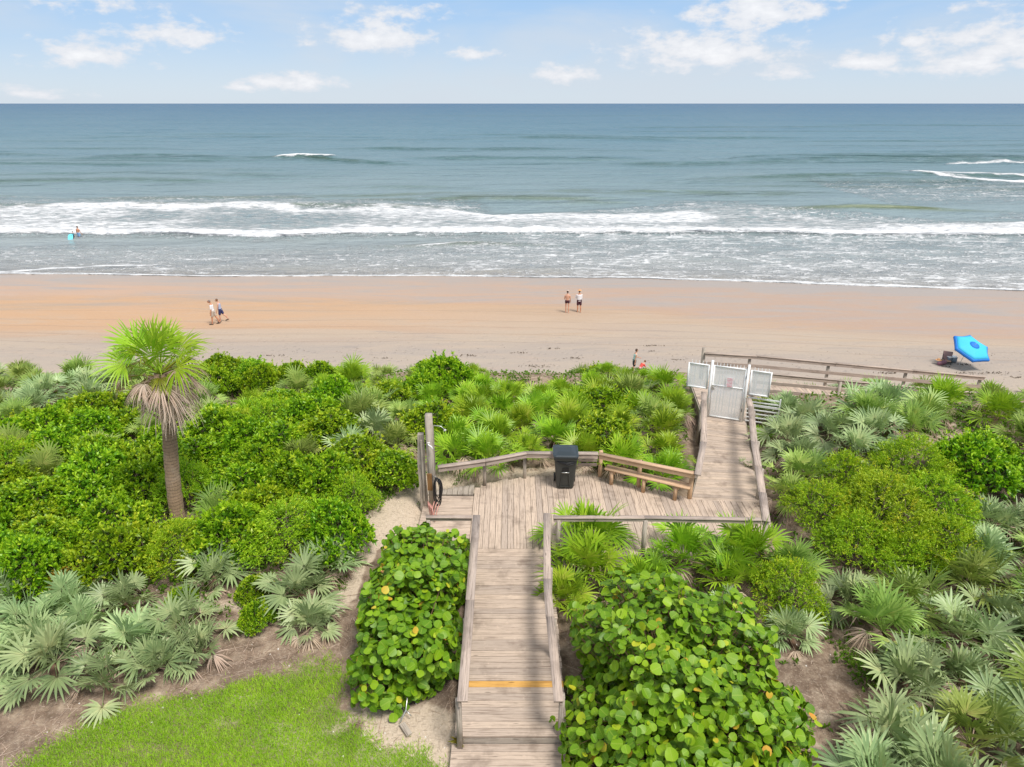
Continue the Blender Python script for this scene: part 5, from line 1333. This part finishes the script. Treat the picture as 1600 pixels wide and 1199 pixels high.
        nm = {'long_shirt': 'shirt', 'tank': 'tank_top', 'briefs': 'swim_trunks'}.get(kind, kind)
        blob_mesh(nm, S_, mat, t, .012)
    return t
cl = lambda n, c: mat_plain(n, c, .85, .06, 6, bump=.3)
WSH = cl('white_shirt_cloth', (.78, .77, .79)); BEI = cl('beige_cloth', (.50, .42, .35)); BLU = cl('grey_blue_cloth', (.40, .45, .60)); NAV = cl('navy_cloth', (.03, .035, .12)); MAR = cl('dark_maroon_cloth', (.07, .02, .03))
TEA = cl('pale_teal_cloth', (.40, .62, .58)); DRK = cl('black_cloth', (.025, .03, .035)); RED = cl('coral_red_cloth', (.75, .10, .08)); PNK = cl('pink_cloth', (.75, .38, .48)); SBL = cl('light_blue_cloth', (.22, .38, .60)); STR = cl('straw_hat', (.62, .34, .16)); CRM = cl('cream_cap_cloth', (.70, .55, .45)); GRY = mat_plain('grey_hair', (.22, .17, .15), .7, .3, 30); SHO = mat_plain('dark_sandal', (.04, .03, .025), .6)
def beach_at(u, v, dz=0):
    x, y = at(u, v, -4.5)
    for _ in range(8): x, y = at(u, v, bz(x, y)+dz)
    return x, y, bz(x, y)
PI = math.pi
x, y, z = beach_at(336, 507); person('grey haired person in white shirt and beige shorts walking left along the beach', (x, y, z+.0), R(100), 1.03, SKIN2, GRY, legs=((12, 5), (-14, 10)), arms=((2, 8), (10, 10)), lean=7, head=(.05, -.03), outfit=(('shirt', WSH), ('shorts', BEI), ('shoes', SHO)))
x, y, z = beach_at(347, 503); person('person in grey blue tank top and navy shorts walking left beside the white shirted one', (x, y, z), R(96), .98, SKIN, HAIRL, legs=((8, 6), (-20, 20)), arms=((12, 10), (-8, 10)), lean=6, head=(.06, -.03), outfit=(('tank', BLU), ('shorts', NAV), ('shoes', SHO)))
x, y, z = beach_at(886, 489); person('shirtless person in dark trunks and cream cap standing facing the sea', (x, y, z), R(-6), .97, SKIN, HAIRM, legs=((3, 4), (-3, 2)), arms=((14, 55), (6, 20)), lean=2, outfit=(('briefs', MAR), ('cap', CRM)), armout=10)
x, y, z = beach_at(904.5, 488); person('person in white shirt, dark shorts and straw hat standing at the wet sand', (x, y, z), R(8), .98, SKIN2, HAIRM, legs=((4, 3), (-4, 3)), arms=((25, 75), (8, 15)), outfit=(('long_shirt', WSH), ('shorts', MAR), ('hat', STR)))
x, y, z = beach_at(990, 583); person('child in pale teal and black swimwear standing behind the palmettos', (x, y, z), R(-80), .82, SKIN, HAIRM, legs=((2, 3), (-6, 4)), arms=((30, 40), (-14, 10)), lean=8, outfit=(('tank', TEA), ('shorts', DRK)))
x, y, z = beach_at(999, 585); person('stooping child in coral red and pink digging in the sand', (x, y, z), R(-60), .66, SKIN, HAIRL, legs=((55, 100), (40, 95)), arms=((40, 20), (30, 20)), lean=48, sit=.34, outfit=(('shirt', RED), ('shorts', PNK)))
def sea_at(u, v): 
    x, y = at(u, v, SEA); return x, y, bz(x, y)
x, y, z = sea_at(124, 371.5); person('shirtless person in light blue trunks wading in the white surf', (x, y, SEA-.46), R(-10), 1.05, SKIN2, HAIRM, legs=((6, 5), (-6, 5)), arms=((2, 15), (5, 25)), armout=16, outfit=(('shorts', SBL),))
x, y, z = sea_at(115.5, 373); person('small child in teal swim top held beside the wading adult', (x, y, SEA-.22), R(-10), .62, SKIN, HAIRM, legs=((2, 4), (-4, 4)), arms=((30, 20), (5, 10)), outfit=(('shirt', cl('dark_teal_cloth', (.05, .22, .28))), ('shorts', DRK)))
x, y, z = sea_at(112.5, 373.5)
t = thing('bodyboard', 'cyan bodyboard floating beside the wading child', 'bodyboard', (x, y-.2, SEA+.22), R(20)); t.rotation_euler = (R(35), 0, R(20))
bm = bmesh.new(); vs = [(-.25, -.5), (.25, -.5), (.28, .1), (.2, .45), (0, .55), (-.2, .45), (-.28, .1)]
lo_ = [bm.verts.new((a, b, 0)) for a, b in vs]; hi_ = [bm.verts.new((a*.96, b*.96, .05)) for a, b in vs]
bm.faces.new(lo_[::-1]); bm.faces.new(hi_)
for i in range(7): bm.faces.new((lo_[i], lo_[(i+1) % 7], hi_[(i+1) % 7], hi_[i]))
bm_obj('board', bm, mat_plain('cyan_foam', (.15, .60, .72), .5), t, smooth=False)
mb = MB(); mb.tube([(0, .3, .05), (.1, .25, .09), (.12, .1, .06)], .01, 6); mb.build('leash', BLACK, t)

# beach umbrella, chair, bag, towel
def umbrella():
    x, y, z = beach_at(1497, 570)
    t = thing('beach_umbrella', 'bright blue six sided beach umbrella tilted on the sand', 'umbrella', (x, y, z))
    tilt = Matrix.Rotation(R(30), 4, Vector((1, .30, 0)).normalized())
    cy = mat_plain('cyan_canopy_cloth', (.045, .50, .82), .7, .06, 3); bl_ = mat_plain('royal_blue_canopy_cloth', (.01, .17, .60), .7, .06, 3)
    Rad, Hh = 1.10, .26; top = Vector((.15, -.55, 1.22))
    def P(r, a, dz=0):
        # panels sag between the ribs
        k = abs(((a/(PI/3)) % 1)-.5)*2; w_ = (r/Rad)**2; q = r*(1-w_+w_*math.cos(PI/6)/math.cos(((a % (PI/3))-PI/6)))*(1-.045*(1-k*k)*w_); h = Hh*(1-(r/Rad)**1.7)-.035*(1-k)*(r/Rad)+dz
        return tilt @ Vector((q*math.cos(a+.22), q*math.sin(a+.22), h))+top
    def ringmesh(name, rads, mat, dz=0, thick=.008):
        bm = bmesh.new(); n = 48; rows = []
        for r in rads: rows.append([bm.verts.new(P(r, 2*PI*j/n, dz)) for j in range(n)] if r > 0 else [bm.verts.new(P(0, 0, dz))])
        for a, b in zip(rows, rows[1:]):
            for j in range(n):
                if len(a) == 1: bm.faces.new((a[0], b[j], b[(j+1) % n]))
                else: bm.faces.new((a[j], b[j], b[(j+1) % n], a[(j+1) % n]))
        o = bm_obj(name, bm, mat, t); md = o.modifiers.new('cloth', 'SOLIDIFY'); md.thickness = thick; return o
    ringmesh('canopy', [.265, .4, .6, .8, .99], cy); ringmesh('crown_patch', [0, .12, .265], bl_, .004); ringmesh('border', [.99, 1.05, Rad], bl_)
    bm = bmesh.new(); n = 48
    r1 = [bm.verts.new(P(Rad, 2*PI*j/n)) for j in range(n)]; r2 = [bm.verts.new(P(Rad, 2*PI*j/n, -.12)) for j in range(n)]
    for j in range(n): bm.faces.new((r1[j], r2[j], r2[(j+1) % n], r1[(j+1) % n]))
    o = bm_obj('valance', bm, bl_, t); md = o.modifiers.new('cloth', 'SOLIDIFY'); md.thickness = .006
    for k in range(6):
        a = k*PI/3; mb = MB(); mb.tube([P(0, 0, -.02), P(.5, a, -.02), P(Rad, a, -.015)], .006, 5); mb.build('rib', STEEL, t)
    mb = MB(); apex = P(0, 0, .03); mid = Vector((.0, 0, 1.0)); mb.tube([(0, 0, -.3), (.06, -.2, .62), apex+(tilt @ Vector((0, 0, -.02))-tilt @ Vector((0, 0, 0)))], .017, 8); mb.tube([apex, P(0, 0, .10)], [.02, .008], 8); mb.build('pole', WHITE, t)
    # low beach chair
    c = thing('beach_chair', 'low folding beach chair with a striped towel left of the umbrella', 'chair', (x-.55, y+.25, z), R(150)); c.scale = (.85, .85, .7)
    mb = MB()
    for s in (-.27, .27):
        mb.tube([(s, .35, .02), (s, -.25, .28), (s, -.5, .85)], .013, 6); mb.tube([(s, .3, .3), (s, -.35, .02)], .013, 6); mb.tube([(s, .28, .46), (s, -.36, .48)], .018, 6)
    mb.build('frame', BLACK, c)
    mb = MB(); mb.hexa([(-.26, .30, .25), (.26, .30, .25), (.26, -.25, .20), (-.26, -.25, .20)][::-1], [(-.26, .30, .265), (.26, .30, .265), (.26, -.25, .215), (-.26, -.25, .215)][::-1]); mb.build('seat', cl('faded_tan_cloth', (.40, .24, .16)), c)
    mb = MB(); mb.hexa([(-.26, -.25, .2), (.26, -.25, .2), (.26, -.27, .2), (-.26, -.27, .2)][::-1], [(-.26, -.48, .86), (.26, -.48, .86), (.26, -.5, .86), (-.26, -.5, .86)][::-1]); mb.build('backrest', cl('faded_plum_cloth', (.30, .20, .20)), c)
    b = thing('beach_bag', 'plum beach bag lying beside the folding chair', 'bag', (x-1.0, y-.05, z), R(20))
    blob_mesh('bag_body', [((-.2, 0, .12), (.12, .12, .12), (.2, 0, .14), (.13, .12, .14))], cl('plum_cloth', (.25, .12, .16)), b, .02)
    mb = MB(); mb.tube([(-.15, 0, .24), (-.08, 0, .38), (.08, 0, .38), (.15, 0, .26)], .012, 6); mb.build('strap', DRK, b)
    s = thing('straw_hat', 'straw coloured sun hat resting on the bag by the umbrella', 'hat', (x-1.16, y+.05, z+.27), 0)
    blob_mesh('brim', [((0, 0, 0), (.18, .18, .014), (0, 0, .008), (.17, .17, .012))], STR, s, .012); blob_mesh('crown', [((0, 0, .02), (.09, .1, .04), (0, 0, .07), (.08, .085, .035))], STR, s, .012)
    c2 = thing('cooler_box', 'small grey cooler box in the shade under the umbrella', 'cooler', (x-.15, y+.45, z), R(10))
    mb = MB(); mb.box(-.25, .25, -.16, .16, .01, .30); mb.build('box', mat_plain('grey_blue_plastic', (.16, .22, .28), .5), c2, bevel=.015); mb = MB(); mb.box(-.26, .26, -.17, .17, .303, .345); mb.build('lid', WHITE, c2, bevel=.012)
umbrella()
x, y, z = beach_at(1019, 587)
t = thing('beach_towel', 'teal towel spread on the sand right of the children', 'towel', (x, y, z+.03), R(15)); t.scale = (.55, .8, 1)
mb = MB()
for i in range(8):
    za, zb_ = .02*math.sin(i*1.9), .02*math.sin((i+1)*1.9); mb.hexa([(-.8+i*.2, -.4, za), (-.6+i*.2, -.4, zb_), (-.6+i*.2, .4, zb_), (-.8+i*.2, .4, za)], [(-.8+i*.2, -.4, za+.02), (-.6+i*.2, -.4, zb_+.02), (-.6+i*.2, .4, zb_+.02), (-.8+i*.2, .4, za+.02)], .5)
mb.build('cloth', cl('teal_cloth', (.03, .35, .45)), t)

# debris at the foot of the hedge and a small rosette weed by the left post
def odds():
    x, y = at(634, 1140, -.25); t = thing('broken_board', 'weathered scrap of board lying at the foot of the seagrape hedge', 'board', (x, y, -.25), R(125))
    mb = MB(); mb.box(-.14, .14, -.05, .05, 0, .02, .3, (1, 0, 0)); mb.build('plank', W_POST, t)
    x, y = at(634, 1118, -.2); t = thing('bent_pipe', 'bent grey metal pipe sticking out below the seagrape hedge', 'pipe', (x, y, -.25), 0)
    mb = MB(); mb.tube([(-.08, -.12, .02), (0, .05, .12), (.02, .16, .3)], .012, 8); mb.tube([(0, .05, .12), (.1, -.02, .05)], .010, 8); mb.build('tube', STEEL, t, smooth=True)
    x, y = at(722, 1163, -.2); t = thing('rosette_weed', 'small spiky rosette weed at the foot of the left handrail post', 'weed', (x-.05, y-.03, -.25)); lm = LeafMesh(); rg = np.random.default_rng(3)
    tufts(lm, rg, np.tile([[0, 0, .12]], (6, 1)), np.tile([[0, 0, 1.0]], (6, 1)), 7, .17, .03, .2, .9, np.full(6, .5)); lm.build('leaves', LEAF_YELLOW, t)
odds()

# ------------------------------------------------------------------ sky, sun, camera
SUN_EL, SUN_AZ = 62.0, 138.0      # azimuth clockwise from +y (the sea): from the right and a little behind the camera
def build_world():
    w = bpy.data.worlds.new('World'); bpy.context.scene.world = w; w.use_nodes = True
    T = NT('', w)
    sky = T.n('ShaderNodeTexSky', sky_type='NISHITA'); sky.sun_disc = False; sky.sun_elevation = R(SUN_EL); sky.sun_rotation = R(SUN_AZ)
    sky.air_density = 1.0; sky.dust_density = .3; sky.ozone_density = 2.5; sky.altitude = 0
    dv = T.n('ShaderNodeTexCoord').outputs['Generated']
    sx = T.n('ShaderNodeSeparateXYZ'); T.set(sx.inputs[0], dv)
    az = T.math('MULTIPLY', T.math('ARCTAN2', sx.outputs[0], sx.outputs[1]), 57.2958)
    el = T.math('MULTIPLY', T.math('ARCSINE', sx.outputs[2]), 57.2958)
    cv = T.n('ShaderNodeCombineXYZ'); T.set(cv.inputs[0], az); T.set(cv.inputs[1], el)
    n1 = T.noise(T.mapping(cv.outputs[0], (.55, 1.1, 1)), 1.0, 9, .60, .1)
    n2 = T.noise(T.mapping(cv.outputs[0], (.055, .22, 1), (3, 7, 0)), 1.0, 5, .55, .3)
    # cumulus banks: azimuth, elevation, half width, half height, weight (degrees)
    blobs = []
    def bl(u, v, w_, h_, k=1.0):
        a = math.degrees(math.atan((u-800)/F)); e = 22.3-math.degrees(math.atan((599.5-v)/F))
        e = math.degrees(math.atan((599.5-v)/F))-22.3
        blobs.append((a, e, math.degrees(w_/F), math.degrees(h_/F), k))
    for q in ((610, 62, 75, 24), (645, 20, 60, 14, .55), (1065, 85, 105, 30), (1135, 28, 85, 28), (205, 98, 58, 20, .85), (325, 66, 70, 20, .8), (200, 20, 70, 20, .55), (485, 132, 60, 14, 1), (30, 10, 50, 16, .7), (410, 138, 24, 8, .9),
              (1300, 104, 42, 13, 1), (1190, 116, 38, 11, .95), (1570, 50, 50, 18, 1), (1500, 85, 110, 36, .75), (1360, 78, 22, 9, .7), (875, 118, 48, 14, .85), (1235, 10, 30, 9, .6), (1440, 110, 90, 18, .85), (100, 150, 60, 8, .6), (740, 85, 40, 10, .7)): bl(*q)
    cl = None
    for a, e, wa, ha, k in blobs:
        dx = T.math('MULTIPLY', T.math('SUBTRACT', az, a), 1/wa); dy = T.math('MULTIPLY', T.math('SUBTRACT', el, e), 1/ha)
        # flat bottoms
        dy = T.math('MULTIPLY', dy, T.math('MULTIPLY_ADD', T.math('LESS_THAN', dy, 0.0), .5, 1.0))
        r = T.math('SQRT', T.math('ADD', T.math('MULTIPLY', dx, dx), T.math('MULTIPLY', dy, dy)))
        d = T.math('MULTIPLY', T.math('SUBTRACT', 1.42, r), k)
        cl = d if cl is None else T.math('MAXIMUM', cl, d)
    dens = T.math('ADD', cl, T.math('MULTIPLY', T.math('SUBTRACT', n1, .515), 3.0))
    cum = T.smooth(dens, .08, .9)
    veil = T.math('MULTIPLY', T.smooth(n2, .40, .68), .62)
    over = T.math('MULTIPLY', T.smooth(el, 9, 20), T.math('MULTIPLY', T.smooth(T.noise(T.mapping(dv, (3, 3, 5)), 1.0, 6, .6), .32, .55), .9))
    soft = veil
    sc = T.mix(1.0, sky.outputs[0], (SKYMUL[0], SKYMUL[1], SKYMUL[2]), 'MULTIPLY')
    air = T.mix(T.smooth(el, -.5, 8.0), AIRLOW, AIRHIGH)      # bright humid air low over the sea
    sc = T.mix(T.math('MULTIPLY', T.math('SUBTRACT', 1.0, T.smooth(el, 10, 30)), .85), sc, air)
    c = T.mix(soft, sc, CLOUDSOFT)
    c = T.mix(over, c, (6.6, 6.5, 6.4))
    shade = T.smooth(dens, .5, 2.0)
    c = T.mix(T.math('MULTIPLY', cum, .93), c, T.mix(shade, CLOUDA, CLOUDB))
    bg = T.n('ShaderNodeBackground', ins={'Strength': SKYSTR}); T.set(bg.inputs[0], c)
    o = T.n('ShaderNodeOutputWorld'); T.t.links.new(bg.outputs[0], o.inputs[0])
SKYSTR = .108
SKYMUL = (.92, 1.0, 1.12)
CLOUDSOFT = (5.0, 5.5, 6.1)
AIRLOW = (4.9, 5.6, 6.4)
AIRHIGH = (2.9, 4.5, 6.7)
CLOUDA = (6.1, 6.25, 6.6)
CLOUDB = (7.6, 7.6, 7.7)
build_world()
L = bpy.data.lights.new('sun', 'SUN'); L.energy = 3.1; L.angle = R(17); L.color = (1, .955, .89)
lo = bpy.data.objects.new('sun', L); C.objects.link(lo)
sd = Vector((math.sin(R(SUN_AZ))*math.cos(R(SUN_EL)), math.cos(R(SUN_AZ))*math.cos(R(SUN_EL)), math.sin(R(SUN_EL))))
lo.rotation_euler = sd.to_track_quat('Z', 'Y').to_euler(); lo.location = (20, -10, 40)

cam = bpy.data.cameras.new('camera'); cam.sensor_width = 36; cam.lens = 36*F/1600; cam.clip_start = .1; cam.clip_end = 400000
co = bpy.data.objects.new('camera', cam); C.objects.link(co); co.location = (0, 0, HC); co.rotation_euler = (math.pi/2-PITCH, 0, 0)
sc = bpy.context.scene; sc.camera = co
sc.render.engine = 'CYCLES'
sc.view_settings.view_transform = 'Standard'; sc.view_settings.look = 'None'; sc.view_settings.exposure = .30; sc.view_settings.gamma = 1
sc.cycles.max_bounces = 6; sc.cycles.diffuse_bounces = 3; sc.cycles.glossy_bounces = 3; sc.cycles.transmission_bounces = 4; sc.cycles.transparent_max_bounces = 8
sc.cycles.use_denoising = True
